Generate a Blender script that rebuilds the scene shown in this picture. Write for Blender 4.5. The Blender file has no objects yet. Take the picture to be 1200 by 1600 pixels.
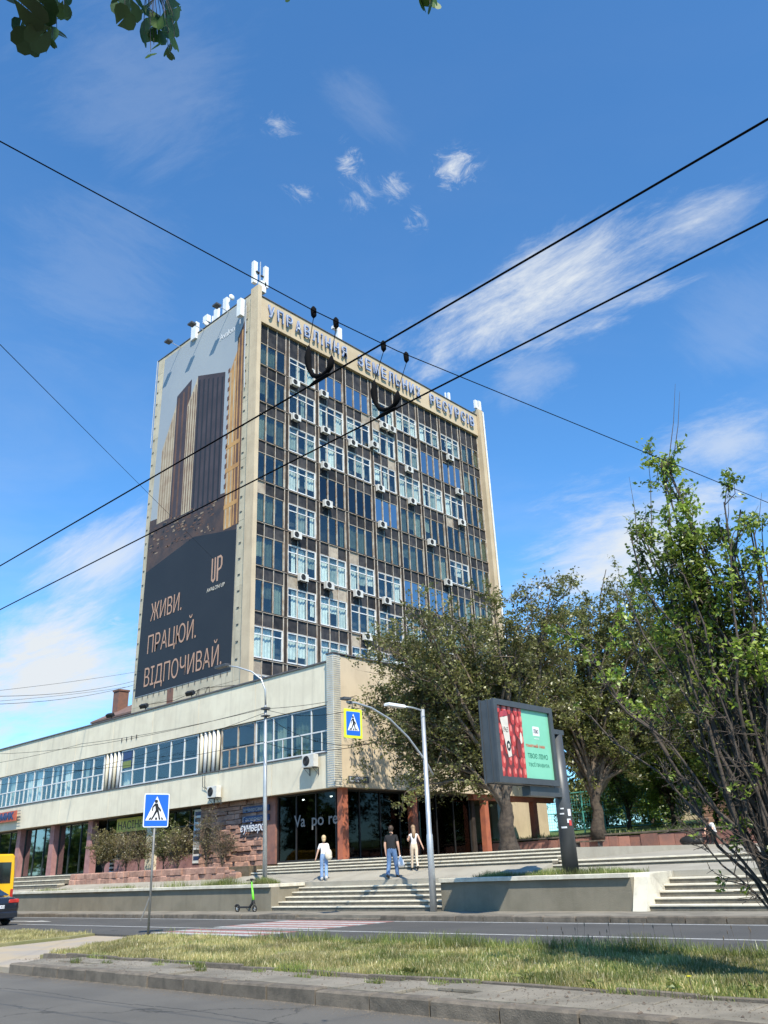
import bpy, math, random
import numpy as np
from mathutils import Vector, Matrix, Quaternion
R = math.radians
random.seed(7)
rng = np.random.default_rng(7)
scene = bpy.context.scene
col = scene.collection

# ------------------------------------------------------------------ camera
cd = bpy.data.cameras.new('camera')
cam = bpy.data.objects.new('camera', cd)
col.objects.link(cam)
PITCH, ROLL, YAW = 0.4033, -0.0421, 0.7407
Fw = Vector((-math.sin(YAW)*math.cos(PITCH), math.cos(YAW)*math.cos(PITCH), math.sin(PITCH)))
Rt = Vector((math.cos(YAW), math.sin(YAW), 0)); Up = Rt.cross(Fw)
R2 = Rt*math.cos(ROLL) + Up*math.sin(ROLL); U2 = -Rt*math.sin(ROLL) + Up*math.cos(ROLL)
m = Matrix((R2, U2, -Fw)).transposed().to_4x4()
m.translation = (0, 0, 1.6)
cam.matrix_world = m
cd.sensor_fit = 'VERTICAL'; cd.sensor_height = 36; cd.sensor_width = 27
cd.lens = 1308.4/1600*36
cd.clip_start = 0.05; cd.clip_end = 5000
scene.camera = cam
scene.view_settings.view_transform = 'Standard'
scene.view_settings.look = 'None'
scene.view_settings.gamma = 1
scene.view_settings.exposure = EXPOSURE = 0.42
cy = scene.cycles; cy.max_bounces = 5; cy.diffuse_bounces = 2; cy.glossy_bounces = 3; cy.transmission_bounces = 3; cy.transparent_max_bounces = 10; cy.caustics_reflective = False; cy.caustics_refractive = False
scene.render.resolution_x = 768; scene.render.resolution_y = 1024

# ------------------------------------------------------------------ sun and sky
S = Vector((1.5, -1.0, 2.1)).normalized()
sl = bpy.data.lights.new('sun', 'SUN'); sl.energy = 5.0; sl.angle = R(0.53); sl.color = (1, .925, .78)
so = bpy.data.objects.new('sun', sl); col.objects.link(so)
so.rotation_euler = S.to_track_quat('Z', 'Y').to_euler(); so.location = (20, -20, 60)

class X:
    """tiny expression wrapper over shader math nodes"""
    nt = None
    def __init__(s, sock): s.s = sock
    @staticmethod
    def op(o, *a):
        n = X.nt.nodes.new('ShaderNodeMath'); n.operation = o
        for i, v in enumerate(a):
            if isinstance(v, X): X.nt.links.new(v.s, n.inputs[i])
            else: n.inputs[i].default_value = v
        return X(n.outputs[0])
    def __add__(s, b): return X.op('ADD', s, b)
    __radd__ = __add__
    def __sub__(s, b): return X.op('SUBTRACT', s, b)
    def __rsub__(s, b): return X.op('SUBTRACT', b, s)
    def __mul__(s, b): return X.op('MULTIPLY', s, b)
    __rmul__ = __mul__
    def sat(s):
        r = X.op('ADD', s, 0.0); r.s.node.use_clamp = True; return r
def smooth(v, a, b):
    n = X.nt.nodes.new('ShaderNodeMapRange'); n.interpolation_type = 'SMOOTHSTEP'
    X.nt.links.new(v.s, n.inputs[0]); n.inputs[1].default_value = a; n.inputs[2].default_value = b
    return X(n.outputs[0])
def vdot(v, c):
    n = X.nt.nodes.new('ShaderNodeVectorMath'); n.operation = 'DOT_PRODUCT'
    X.nt.links.new(v, n.inputs[0]); n.inputs[1].default_value = tuple(c); return X(n.outputs['Value'])
def comb(x, y, z=0.0):
    n = X.nt.nodes.new('ShaderNodeCombineXYZ')
    for i, v in enumerate((x, y, z)):
        if isinstance(v, X): X.nt.links.new(v.s, n.inputs[i])
        else: n.inputs[i].default_value = v
    return n.outputs[0]
def noise(vec, scale=1, detail=6, rough=.55, dist=0):
    n = X.nt.nodes.new('ShaderNodeTexNoise'); X.nt.links.new(vec, n.inputs['Vector'])
    n.inputs['Scale'].default_value = scale; n.inputs['Detail'].default_value = detail
    n.inputs['Roughness'].default_value = rough; n.inputs['Distortion'].default_value = dist
    return X(n.outputs[0])

w = bpy.data.worlds.new('World'); scene.world = w; w.use_nodes = True
nt = w.node_tree; X.nt = nt; L = nt.links
bg = nt.nodes['Background']
sky = nt.nodes.new('ShaderNodeTexSky'); sky.sky_type = 'NISHITA'; sky.sun_disc = False
sky.sun_elevation = math.asin(S.z); sky.sun_rotation = math.atan2(S.x, S.y)
sky.air_density = 1.0; sky.dust_density = 0.1; sky.ozone_density = 3.0; sky.altitude = 300
SKYS = 0.13
geo = nt.nodes.new('ShaderNodeTexCoord'); D = geo.outputs['Generated']
# cirrus: streaks and puffs placed by compass direction and height, broken up by noise
def pixdir(px, py):
    return (Fw + R2*((px-600)/1308.4) - U2*((py-800)/1308.4)).normalized()
dz = vdot(D, (0, 0, 1))
cl = None
n1 = noise(D, 7, 9, .62, .6); n2 = noise(D, 30, 8, .65, .8)
def cloud(p0, p1, wid, amt, kind=0, sd=0.):
    """soft patch between two sky directions, torn by noise"""
    global cl
    a, b = pixdir(*p0), pixdir(*p1); c = (a+b).normalized(); e = (b-a); ln = e.length/2; e.normalize(); f = c.cross(e).normalized()
    u = (vdot(D, e)-float(c.dot(e)))*(1/ln); v = vdot(D, f)*(1/wid); r2 = u*u + v*v
    if kind == 0:
        fall = X.op('EXPONENT', r2*-1.0) * smooth(vdot(D, c), .2, .5)
        wv = comb(vdot(D, e)*5+sd, vdot(D, f)*13, vdot(D, c)*5)
        nn = noise(wv, 1.0, 14, .68, .5); n3 = noise(comb(vdot(D, e)*16+sd, vdot(D, f)*60, sd), 1.0, 10, .7, .9)
        k = smooth(fall*.95 + (nn-.5)*1.7 + (n3-.5)*.55 - .34, 0, .8) * amt * smooth(fall, .02, .3)
    else:
        fall = X.op('EXPONENT', r2*-.9)
        nn = noise(comb(vdot(D, e)+sd, vdot(D, f)*1.5, vdot(D, c)), 30, 14, .74, .9); n3 = noise(D, 9, 3, .5)
        k = smooth(fall*.5 + (nn-.5)*2.0 + (n3-.5)*.8 - .2, 0, .75) * amt * smooth(fall, .1, .5)
    cl = k if cl is None else X.op('ADD', cl, k)
cloud((600, 600), (1140, 320), .062, 1.0, 0, .3)
cloud((760, 620), (900, 560), .04, .3, 0, 2.9)
cloud((980, 400), (1230, 290), .04, .35, 0, 1.3)
cloud((40, 940), (270, 800), .055, .75, 0, 2.2)
cloud((1000, 740), (1260, 640), .045, .55, 0, 3.1)
cloud((760, 880), (1230, 800), .085, .9, 0, 4.4)
cloud((-140, 1130), (250, 1020), .1, 1.0, 0, 5.2)
cloud((60, 180), (420, 60), .12, .12, 0, 6.1)
cloud((480, 100), (640, 230), .035, .12, 0, 7.7)
cloud((1050, 450), (1250, 560), .08, .1, 0, 8.3)
cloud((0, 350), (300, 480), .12, .1, 0, 9.9)
for i_, (p, q, ww, aa) in enumerate((((520, 258), (566, 252), .026, 1.), ((412, 190), (468, 202), .013, .6), ((446, 284), (504, 322), .011, .75),
                     ((545, 290), (590, 322), .024, .55), ((586, 284), (640, 310), .02, .65), ((668, 278), (750, 260), .024, 1.), ((634, 328), (660, 368), .017, .85), ((162, 966), (200, 972), .007, .7), ((15, 1024), (50, 1030), .005, .6))):
    cloud(p, q, ww, aa, 1, i_*1.37)
# thin veil thickening to the horizon everywhere
veil = smooth(noise(comb(vdot(D, (1, .3, 0)), vdot(D, (-.3, 1, 0)), dz*3), 3.2, 9, .6, .4), .36, .9) * (smooth(dz, .7, .1)*.3 + .02)
low = smooth(dz, .36, .0)*.1
cl = (cl + veil + low).sat()
mix = nt.nodes.new('ShaderNodeMix'); mix.data_type = 'RGBA'
L.new(cl.s, mix.inputs[0]); 
tint = nt.nodes.new('ShaderNodeMix'); tint.data_type = 'RGBA'; tint.blend_type = 'MULTIPLY'; tint.inputs[0].default_value = 1
L.new(sky.outputs[0], tint.inputs[6]); tint.inputs[7].default_value = (.65, 1.16, 1.46, 1)
L.new(tint.outputs[2], mix.inputs[6]); mix.inputs[7].default_value = (4.6, 4.9, 5.2, 1)
L.new(mix.outputs[2], bg.inputs[0]); bg.inputs[1].default_value = SKYS

def PD(px, py, D_):
    v = Fw + R2*((px-600)/1308.4) - U2*((py-800)/1308.4); t_ = D_/math.hypot(v.x, v.y); return np.array([v.x*t_, v.y*t_, 1.6+v.z*t_])
# ------------------------------------------------------------------ materials
M = {}
def rgb(c): return (c[0], c[1], c[2], 1)
def mat(name, c, c2=None, *a_, cracks=0, **k_):
    ma = mat_(name, c, c2, *a_, **k_)
    if cracks:
        t = ma.node_tree; X.nt = t; l = t.links; b = t.nodes['Principled BSDF']; g = t.nodes.new('ShaderNodeNewGeometry'); P = g.outputs['Position']
        vo = t.nodes.new('ShaderNodeTexVoronoi'); vo.feature = 'DISTANCE_TO_EDGE'; vo.inputs['Scale'].default_value = .33
        w1 = noise(P, 1.3, 5, .6); w2 = noise(P, 1.7, 5, .6); l.new(comb(vdot(P, (1, 0, 0))+w1*1.3, vdot(P, (0, 1, 0))+w2*1.3, 0.0), vo.inputs['Vector'])
        ck = smooth(X(vo.outputs['Distance']), .012, .002) * smooth(noise(P, .25, 3), .48, .6)
        wear = smooth(noise(comb(vdot(P, (1, 0, 0))*.03, vdot(P, (0, 1, 0))*1.1, 0.0), 1.0, 5, .6), .35, .7)*.22
        src = b.inputs['Base Color'].links[0].from_socket
        for k, d in ((wear, tuple(v*.55 for v in c)), (ck*cracks, tuple(v*.3 for v in c))):
            q = t.nodes.new('ShaderNodeMix'); q.data_type = 'RGBA'; l.new(k.s, q.inputs[0]); l.new(src, q.inputs[6]); q.inputs[7].default_value = rgb(d); src = q.outputs[2]
        l.new(src, b.inputs['Base Color'])
    return ma
def mat_(name, c, c2=None, scale=3., rough=.8, bump=0., bscale=None, metal=0., spec=.5, streak=0., rnd=0., fine=0., coat=0., dirt=None):
    """principled with large-scale mottling (c..c2), fine grain, optional vertical run-off streaks, per-object variation"""
    ma = bpy.data.materials.new(name); ma.use_nodes = True; t = ma.node_tree; X.nt = t; l = t.links
    b = t.nodes['Principled BSDF']; b.inputs['Roughness'].default_value = rough; b.inputs['Metallic'].default_value = metal
    b.inputs['Specular IOR Level'].default_value = spec
    if coat: b.inputs['Coat Weight'].default_value = coat; b.inputs['Coat Roughness'].default_value = .05
    g = t.nodes.new('ShaderNodeNewGeometry'); P = g.outputs['Position']
    c2 = c2 or tuple(v*.82 for v in c)
    mx = t.nodes.new('ShaderNodeMix'); mx.data_type = 'RGBA'
    f = smooth(noise(P, scale, 7, .6), .35, .68)
    l.new(f.s, mx.inputs[0]); mx.inputs[6].default_value = rgb(c); mx.inputs[7].default_value = rgb(c2)
    out = mx.outputs[2]
    def mul(out, k, d):
        q = t.nodes.new('ShaderNodeMix'); q.data_type = 'RGBA'
        l.new(k.s, q.inputs[0]); l.new(out, q.inputs[6]); q.inputs[7].default_value = rgb(d); return q.outputs[2]
    if streak:
        v = comb(vdot(P, (1, 0, 0)), vdot(P, (0, 1, 0)), vdot(P, (0, 0, 1))*.07)
        k = smooth(noise(v, 2.6, 8, .72), .48, .78)*streak
        out = mul(out, k, dirt or tuple(x*.35 for x in c))
    if fine:
        k = smooth(noise(P, 60, 4, .7), .45, .75)*fine
        out = mul(out, k, tuple(x*.5 for x in c2))
    if rnd:
        oi = t.nodes.new('ShaderNodeObjectInfo'); hs = t.nodes.new('ShaderNodeHueSaturation')
        l.new((X(oi.outputs['Random'])*(2*rnd)+(1-rnd)).s, hs.inputs['Value']); l.new(out, hs.inputs['Color']); out = hs.outputs[0]
    l.new(out, b.inputs['Base Color'])
    if bump:
        bn = t.nodes.new('ShaderNodeBump'); bn.inputs['Strength'].default_value = bump; bn.inputs['Distance'].default_value = .02
        l.new(noise(P, bscale or scale*8, 6, .65).s, bn.inputs['Height']); l.new(bn.outputs[0], b.inputs['Normal'])
    M[name] = ma; return ma
mat('asphalt_near', (.14, .13, .112), (.11, .103, .09), .6, .9, .5, 60, fine=.5, cracks=.8)
mat('asphalt_far', (.092, .088, .082), (.072, .07, .066), .4, .88, .4, 60, fine=.35, cracks=.6)
mat('road_paint', (.5, .5, .48), (.33, .33, .32), 9, .8, fine=.4)
mat('red_paint', (.36, .16, .14), (.26, .13, .12), 9, .8, fine=.4)
mat('kerb_concrete', (.185, .155, .12), (.11, .095, .075), 5, .95, .6, 50, rnd=.14, fine=.4)
mat('pavement', (.27, .24, .19), (.17, .153, .12), 1.3, .95, .4, 40, fine=.4, rnd=.06)
mat('sand_path', (.42, .34, .23), (.35, .31, .26), .9, .95, .4, 40, fine=.3)
mat('plaza', (.37, .345, .285), (.3, .275, .225), .8, .95, .35, 40, fine=.3)
mat('render_wall', (.25, .222, .165), (.2, .178, .13), 1.1, .95, .7, 55, streak=.3, fine=.5)
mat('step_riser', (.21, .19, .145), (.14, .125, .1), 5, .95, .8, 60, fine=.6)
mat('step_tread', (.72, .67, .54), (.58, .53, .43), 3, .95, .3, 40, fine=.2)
mat('coping', (.68, .64, .52), (.52, .48, .39), 2.5, .95, .4, 30, fine=.25)
mat('cream', (.74, .68, .53), (.66, .6, .465), .9, .9, .25, 30, streak=.42, rnd=.05, dirt=(.36, .32, .24))
mat('cream_warm', (.6, .49, .34), (.52, .42, .29), .8, .9, .25, 30, streak=.5, rnd=.05, dirt=(.3, .22, .15))
mat('fascia_tan', (.55, .44, .3), (.48, .38, .25), .7, .9, .2, 30, streak=.25, rnd=.03, dirt=(.32, .23, .14))
mat('tower_conc', (.56, .5, .375), (.47, .42, .31), 1.1, .92, .35, 25, streak=.75, rnd=.07, dirt=(.22, .19, .145))
mat('seam', (.16, .145, .12), None, 6, .95)
mat('spandrel', (.026, .026, .03), (.055, .052, .052), 1.6, .5, .2, 8, streak=.4, rnd=.4, dirt=(.12, .1, .08), spec=.14)
mat('spandrel_beige', (.42, .36, .28), (.3, .25, .2), 2.5, .8, streak=.4, rnd=.15)
mat('stripe_dark', (.03, .025, .022), (.06, .047, .038), 1.4, .7, .2, 10, streak=.5, rnd=.3, dirt=(.16, .12, .09), spec=.15)
mat('mullion', (.55, .5, .42), (.36, .27, .2), 2.2, .55, streak=.6, dirt=(.2, .11, .07))
mat('pvc_white', (.72, .73, .73), (.62, .63, .63), 2, .4, rnd=.05)
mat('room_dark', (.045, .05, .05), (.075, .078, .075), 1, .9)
mat('curtain_white', (.8, .81, .78), (.62, .65, .63), 2.5, .9, rnd=.15)
mat('curtain_teal', (.34, .39, .36), (.22, .26, .24), 2.5, .9, rnd=.2)
mat('curtain_beige', (.5, .44, .36), (.3, .27, .23), 2.5, .9, rnd=.2)
mat('curtain_grey', (.3, .33, .32), (.18, .2, .2), 2.5, .9, rnd=.2)
mat('metal_dark', (.07, .072, .075), (.1, .1, .1), 3, .5, metal=.3)
mat('roof_flash', (.1, .095, .1), (.16, .14, .13), 3, .6, metal=.3)
mat('galvanised', (.52, .54, .55), (.44, .46, .47), 2, .45, metal=.55, streak=.15)
mat('post_grey', (.24, .235, .225), (.19, .185, .175), 3, .6, metal=.4)
mat('antenna_white', (.78, .8, .8), (.7, .72, .72), 2, .5)
mat('ac_white', (.66, .65, .61), (.55, .54, .5), 3, .5, streak=.3, rnd=.08, dirt=(.3, .26, .2))
mat('black', (.012, .012, .013), (.02, .02, .02), 5, .55)
mat('rubber', (.015, .015, .015), None, 5, .8)
mat('wire', (.006, .006, .007), None, 5, .85, spec=.08)
mat('brick', (.2, .1, .075), (.14, .085, .07), 3, .95, .5, 30, rnd=.2)
mat('roof_tile', (.2, .12, .1), (.14, .1, .09), 2, .9, .4, 20)
mat('red_stone', (.46, .27, .2), (.3, .17, .13), 3.5, .9, .9, 14, rnd=.22, fine=.3)
mat('red_stone_dark', (.34, .16, .12), (.24, .13, .11), 2.5, .9, .8, 14, rnd=.25)
mat('mortar', (.22, .17, .15), None, 5, .95)
mat('orange_pillar', (.4, .125, .065), (.29, .09, .055), 2.5, .75, .2, 20, streak=.25, dirt=(.28, .1, .06))
mat('pink_pillar', (.36, .19, .18), (.27, .14, .135), 3, .8, .3, 20)
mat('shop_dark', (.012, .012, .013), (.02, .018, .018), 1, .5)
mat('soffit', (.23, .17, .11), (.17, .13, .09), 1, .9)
mat('soil', (.16, .12, .08), (.1, .08, .05), 4, 1, .6, 30)
mat('grass_base', (.3, .27, .13), (.2, .2, .08), 1.1, 1, .7, 40)
mat('lawn', (.075, .13, .03), (.11, .15, .045), .7, 1, .7, 30)
mat('terrain', (.13, .14, .07), (.17, .15, .1), .2, 1)
mat('bark', (.2, .155, .115), (.1, .078, .06), 7, .95, 1., 18, fine=.4)
mat('bark_trunk', (.095, .073, .055), (.04, .031, .025), 6, .95, 1.2, 14, fine=.5)
mat('bark_dark', (.1, .08, .065), (.05, .042, .036), 7, .95, .8, 18)
mat('sign_blue', (.015, .13, .62), (.013, .115, .55), 2, .35, coat=.3)
mat('sign_white', (.8, .81, .82), (.74, .75, .76), 2, .4)
mat('sign_yellow', (.72, .85, .03), (.66, .8, .03), 2, .4)
mat('sign_yellow_dim', (.2, .24, .06), None, 3, .5)
mat('board_grey', (.085, .09, .095), (.07, .075, .078), 2, .45, metal=.3)
mat('poster_green', (.22, .56, .38), (.2, .52, .35), 1, .35)
mat('poster_red', (.52, .05, .035), (.4, .03, .025), 5, .35)
mat('poster_pink', (.75, .22, .17), (.66, .15, .12), 8, .35)
mat('poster_deep', (.17, .022, .016), (.1, .02, .015), 5, .35)
mat('poster_cream', (.72, .66, .56), None, 3, .4)
mat('poster_dkgreen', (.02, .17, .1), None, 3, .4)
mat('van_yellow', (.85, .47, .005), (.8, .43, .005), 1, .3, coat=.5)
mat('car_paint', (.012, .014, .02), (.014, .016, .023), 1, .25, coat=.8)
mat('tail_red', (.5, .03, .02), (.35, .02, .015), 6, .2, coat=.5)
mat('car_glass', (.01, .012, .014), None, 1, .06, spec=.8)
mat('plate_white', (.75, .76, .78), None, 2, .4)
mat('scooter_green', (.2, .78, .05), (.16, .7, .04), 2, .35)
mat('banner_sky', (.32, .36, .4), (.36, .395, .42), .15, .6)
mat('banner_navy', (.016, .018, .023), (.02, .022, .027), .3, .6)
mat('banner_tower', (.05, .037, .04), (.075, .055, .058), .5, .6)
mat('banner_tan', (.34, .25, .17), (.24, .16, .1), .8, .6)
mat('banner_cream', (.52, .44, .31), (.4, .3, .2), .8, .6)
mat('banner_brown', (.17, .085, .05), (.1, .055, .038), .9, .6)
mat('banner_gold', (.55, .31, .11), (.42, .22, .08), .9, .6)
mat('banner_dusk', (.1, .06, .045), (.045, .035, .035), .7, .6)
mat('copper', (.5, .31, .22), (.46, .28, .19), 1, .6)
mat('neon_blue', (.13, .21, .42), (.17, .25, .46), 3, .4)
mat('letter_face', (.55, .57, .62), (.48, .46, .44), 3, .5)
mat('letter_grey', (.42, .42, .42), None, 3, .6)
mat('letter_dim', (.2, .2, .2), None, 3, .7)
mat('shop_red', (.55, .12, .06), (.42, .09, .05), 4, .6)
mat('shop_yellow', (.55, .5, .08), (.5, .46, .08), 3, .6)
mat('shop_blue', (.03, .06, .16), None, 3, .5)
mat('frame_dark', (.02, .03, .03), None, 3, .5)
mat('teal_fence', (.1, .42, .38), (.08, .36, .33), 3, .6)
mat('leaf_trunk', (.1, .08, .06), None, 3, .9)
mat('skin', (.62, .38, .27), (.57, .34, .24), 8, .55)
mat('hair_blond', (.6, .45, .26), (.5, .36, .2), 20, .6)
mat('hair_brown', (.07, .045, .03), (.05, .03, .02), 20, .6)
mat('hair_light', (.33, .22, .13), (.25, .16, .09), 20, .6)
mat('shirt_white', (.8, .78, .77), (.72, .7, .7), 9, .9)
mat('shirt_black', (.014, .014, .016), None, 9, .9)
mat('jeans', (.12, .21, .38), (.08, .15, .3), 9, .9)
mat('jeans_light', (.25, .38, .6), (.17, .28, .5), 9, .9)
mat('trousers_cream', (.68, .56, .43), (.6, .49, .37), 9, .9)
mat('bag_cream', (.7, .64, .54), (.6, .54, .44), 9, .9)
mat('bag_white', (.8, .8, .82), (.7, .7, .75), 9, .7)
mat('shoe_black', (.015, .015, .015), None, 9, .7)
mat('dandelion', (.85, .75, .02), None, 9, .8)
mat('grass_rise', (.06, .12, .03), (.1, .15, .04), .8, 1)

def glassmat(name, tintc, refl, thru=1.):
    ma = bpy.data.materials.new(name); ma.use_nodes = True; t = ma.node_tree; X.nt = t; l = t.links
    t.nodes.remove(t.nodes['Principled BSDF'])
    tr = t.nodes.new('ShaderNodeBsdfTransparent'); tr.inputs[0].default_value = rgb(tuple(c*thru for c in tintc))
    gl = t.nodes.new('ShaderNodeBsdfGlossy'); gl.inputs['Roughness'].default_value = .03; gl.inputs[0].default_value = (.95, .97, 1, 1)
    g = t.nodes.new('ShaderNodeNewGeometry'); dt = t.nodes.new('ShaderNodeVectorMath'); dt.operation = 'DOT_PRODUCT'
    l.new(g.outputs['Normal'], dt.inputs[0]); l.new(g.outputs['Incoming'], dt.inputs[1])
    fr = X.op('POWER', 1 - X.op('ABSOLUTE', X(dt.outputs['Value'])), 5.0)   # Schlick, same from both sides
    bn = t.nodes.new('ShaderNodeBump'); bn.inputs['Strength'].default_value = .06; bn.inputs['Distance'].default_value = .02
    l.new(noise(g.outputs['Position'], 1.1, 2, .5).s, bn.inputs['Height']); l.new(bn.outputs[0], gl.inputs['Normal'])
    mx = t.nodes.new('ShaderNodeMixShader')
    l.new((fr*.9 + refl).sat().s, mx.inputs[0]); l.new(tr.outputs[0], mx.inputs[1]); l.new(gl.outputs[0], mx.inputs[2])
    l.new(mx.outputs[0], t.nodes['Material Output'].inputs[0]); M[name] = ma
glassmat('glass_clear', (.88, .93, .92), .07)
glassmat('glass_teal', (.66, .72, .68), .08)
glassmat('glass_blue', (.15, .25, .35), .42)
glassmat('glass_dark', (.3, .34, .36), .08)
glassmat('glass_black', (.2, .22, .22), .025)
glassmat('glass_shop', (.25, .3, .28), .3)

def leafmat(name, c1, c2, c3=None, trans=.35):
    ma = bpy.data.materials.new(name); ma.use_nodes = True; t = ma.node_tree; X.nt = t; l = t.links
    t.nodes.remove(t.nodes['Principled BSDF'])
    g = t.nodes.new('ShaderNodeNewGeometry')
    ri = X(g.outputs['Random Per Island'])
    r = t.nodes.new('ShaderNodeValToRGB'); l.new(ri.s, r.inputs[0])
    r.color_ramp.elements[0].color = rgb(c1); r.color_ramp.elements[1].color = rgb(c2)
    if c3: e = r.color_ramp.elements.new(.85); e.color = rgb(c2); r.color_ramp.elements[2].color = rgb(c3)
    mx0 = t.nodes.new('ShaderNodeMix'); mx0.data_type = 'RGBA'; mx0.blend_type = 'MULTIPLY'; mx0.inputs[0].default_value = 1
    k = smooth(noise(g.outputs['Position'], .8, 4), .35, .68)*.75+.6
    l.new(r.outputs[0], mx0.inputs[6]); l.new(comb(k, k, k), mx0.inputs[7])
    d = t.nodes.new('ShaderNodeBsdfDiffuse'); tl = t.nodes.new('ShaderNodeBsdfTranslucent'); gl = t.nodes.new('ShaderNodeBsdfGlossy')
    gl.inputs['Roughness'].default_value = .42; gl.inputs[0].default_value = (1, 1, 1, 1)
    l.new(mx0.outputs[2], d.inputs[0]); l.new(mx0.outputs[2], tl.inputs[0])
    a = t.nodes.new('ShaderNodeMixShader'); a.inputs[0].default_value = trans; l.new(d.outputs[0], a.inputs[1]); l.new(tl.outputs[0], a.inputs[2])
    b = t.nodes.new('ShaderNodeMixShader'); b.inputs[0].default_value = .045; l.new(a.outputs[0], b.inputs[1]); l.new(gl.outputs[0], b.inputs[2])
    l.new(b.outputs[0], t.nodes['Material Output'].inputs[0]); M[name] = ma
leafmat('leaf_olive', (.12, .13, .035), (.23, .235, .07), (.36, .34, .15), .45)
leafmat('leaf_olive2', (.12, .14, .035), (.24, .26, .075), (.37, .36, .16), .45)
leafmat('leaf_green', (.08, .14, .025), (.17, .27, .05), (.26, .34, .1))
leafmat('leaf_bright', (.14, .22, .03), (.3, .4, .06), (.48, .54, .14), .45)
leafmat('leaf_shrub', (.16, .15, .05), (.3, .26, .1), (.4, .3, .17), .4)
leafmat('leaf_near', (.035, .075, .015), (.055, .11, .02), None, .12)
leafmat('grass_blade', (.26, .25, .08), (.52, .45, .2), (.68, .58, .34), .3)
leafmat('grass_green', (.1, .15, .03), (.24, .27, .07), (.42, .39, .16), .3)

# ------------------------------------------------------------------ object helpers
WP = {}
def setp(o, label=None, cat=None, group=None, kind=None):
    if label: o['label'] = label
    if cat: o['category'] = cat
    if group: o['group'] = group
    if kind: o['kind'] = kind
    return o
def thing(name, label, cat, loc=(0, 0, 0), rz=0., group=None):
    o = bpy.data.objects.new(name, None); o.empty_display_size = .2; col.objects.link(o)
    o.location = loc; o.rotation_euler = (0, 0, rz); WP[o] = Vector(loc); return setp(o, label, cat, group)
class B:
    def __init__(s): s.v = []; s.f = []; s.m = []; s.mi = 0
    def add(s, vs, fs):
        n = len(s.v); s.v += [tuple(v) for v in vs]; s.f += [tuple(i+n for i in f) for f in fs]; s.m += [s.mi]*len(fs); return s
    def box(s, x0, x1, y0, y1, z0, z1):
        return s.add([(x0, y0, z0), (x1, y0, z0), (x1, y1, z0), (x0, y1, z0), (x0, y0, z1), (x1, y0, z1), (x1, y1, z1), (x0, y1, z1)],
                     [(0, 3, 2, 1), (4, 5, 6, 7), (0, 1, 5, 4), (1, 2, 6, 5), (2, 3, 7, 6), (3, 0, 4, 7)])
    def cbox(s, x0, x1, y0, y1, z0, z1, c=.02):
        """box with chamfered top edges"""
        return s.add([(x0, y0, z0), (x1, y0, z0), (x1, y1, z0), (x0, y1, z0), (x0, y0, z1-c), (x1, y0, z1-c), (x1, y1, z1-c), (x0, y1, z1-c),
                      (x0+c, y0+c, z1), (x1-c, y0+c, z1), (x1-c, y1-c, z1), (x0+c, y1-c, z1)],
                     [(0, 3, 2, 1), (8, 9, 10, 11), (0, 1, 5, 4), (1, 2, 6, 5), (2, 3, 7, 6), (3, 0, 4, 7), (4, 5, 9, 8), (5, 6, 10, 9), (6, 7, 11, 10), (7, 4, 8, 11)])
    def quad(s, *p): return s.add(p, [tuple(range(len(p)))])
    def tube(s, pts, rad, n=6, cap=True):
        pts = [Vector(p) for p in pts]; k = len(pts)
        if not hasattr(rad, '__len__'): rad = [rad]*k
        vs = []; prev = None
        for i, p in enumerate(pts):
            d = (pts[min(i+1, k-1)]-pts[max(i-1, 0)])
            if d.length < 1e-9: d = Vector((0, 0, 1))
            d.normalize()
            if prev is None:
                a = Vector((0, 0, 1)) if abs(d.z) < .9 else Vector((1, 0, 0)); u = d.cross(a).normalized()
            else: u = (prev - d*prev.dot(d)).normalized()
            prev = u; v = d.cross(u)
            for j in range(n):
                t = 2*math.pi*j/n; vs.append(p + (u*math.cos(t)+v*math.sin(t))*rad[i])
        fs = [(i*n+j, i*n+(j+1) % n, (i+1)*n+(j+1) % n, (i+1)*n+j) for i in range(k-1) for j in range(n)]
        if cap: fs += [tuple(range(n))[::-1], tuple((k-1)*n+j for j in range(n))]
        return s.add(vs, fs)
    def cyl(s, p, q, r0, r1=None, n=12): return s.tube([p, q], [r0, r0 if r1 is None else r1], n)
    def prism(s, poly, axis, a0, a1):
        """polygon (2D, in the two other axes in xyz order) extruded along axis"""
        def mk(p, a): return {'x': (a, p[0], p[1]), 'y': (p[0], a, p[1]), 'z': (p[0], p[1], a)}[axis]
        n = len(poly)
        return s.add([mk(p, a0) for p in poly]+[mk(p, a1) for p in poly],
                     [tuple(range(n)), tuple(range(2*n-1, n-1, -1))]+[(i, i+n, (i+1) % n+n, (i+1) % n) for i in range(n)])
    def blob(s, c, r, n=8, mm=6, rot=None):
        vs = []
        for i in range(mm+1):
            th = math.pi*i/mm
            for j in range(n):
                ph = 2*math.pi*j/n; v = Vector((math.sin(th)*math.cos(ph)*r[0], math.sin(th)*math.sin(ph)*r[1], math.cos(th)*r[2]))
                if rot: v = rot @ v
                vs.append(Vector(c)+v)
        return s.add(vs, [(i*n+j, (i+1)*n+j, (i+1)*n+(j+1) % n, i*n+(j+1) % n) for i in range(mm) for j in range(n)])
    def mesh(s, name, mats, smooth_=False, center=True):
        me = bpy.data.meshes.new(name)
        vs = np.array(s.v, float).reshape(-1, 3)
        c = (vs.min(0)+vs.max(0))/2 if center else np.zeros(3)
        if center: c[2] = vs[:, 2].min()
        me.from_pydata((vs-c).tolist(), [], s.f)
        for mm in (mats if isinstance(mats, (list, tuple)) else [mats]): me.materials.append(M[mm] if isinstance(mm, str) else mm)
        if any(s.m): me.polygons.foreach_set('material_index', s.m)
        if smooth_: me.polygons.foreach_set('use_smooth', [True]*len(me.polygons))
        me.update(); return me, Vector(c)
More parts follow.
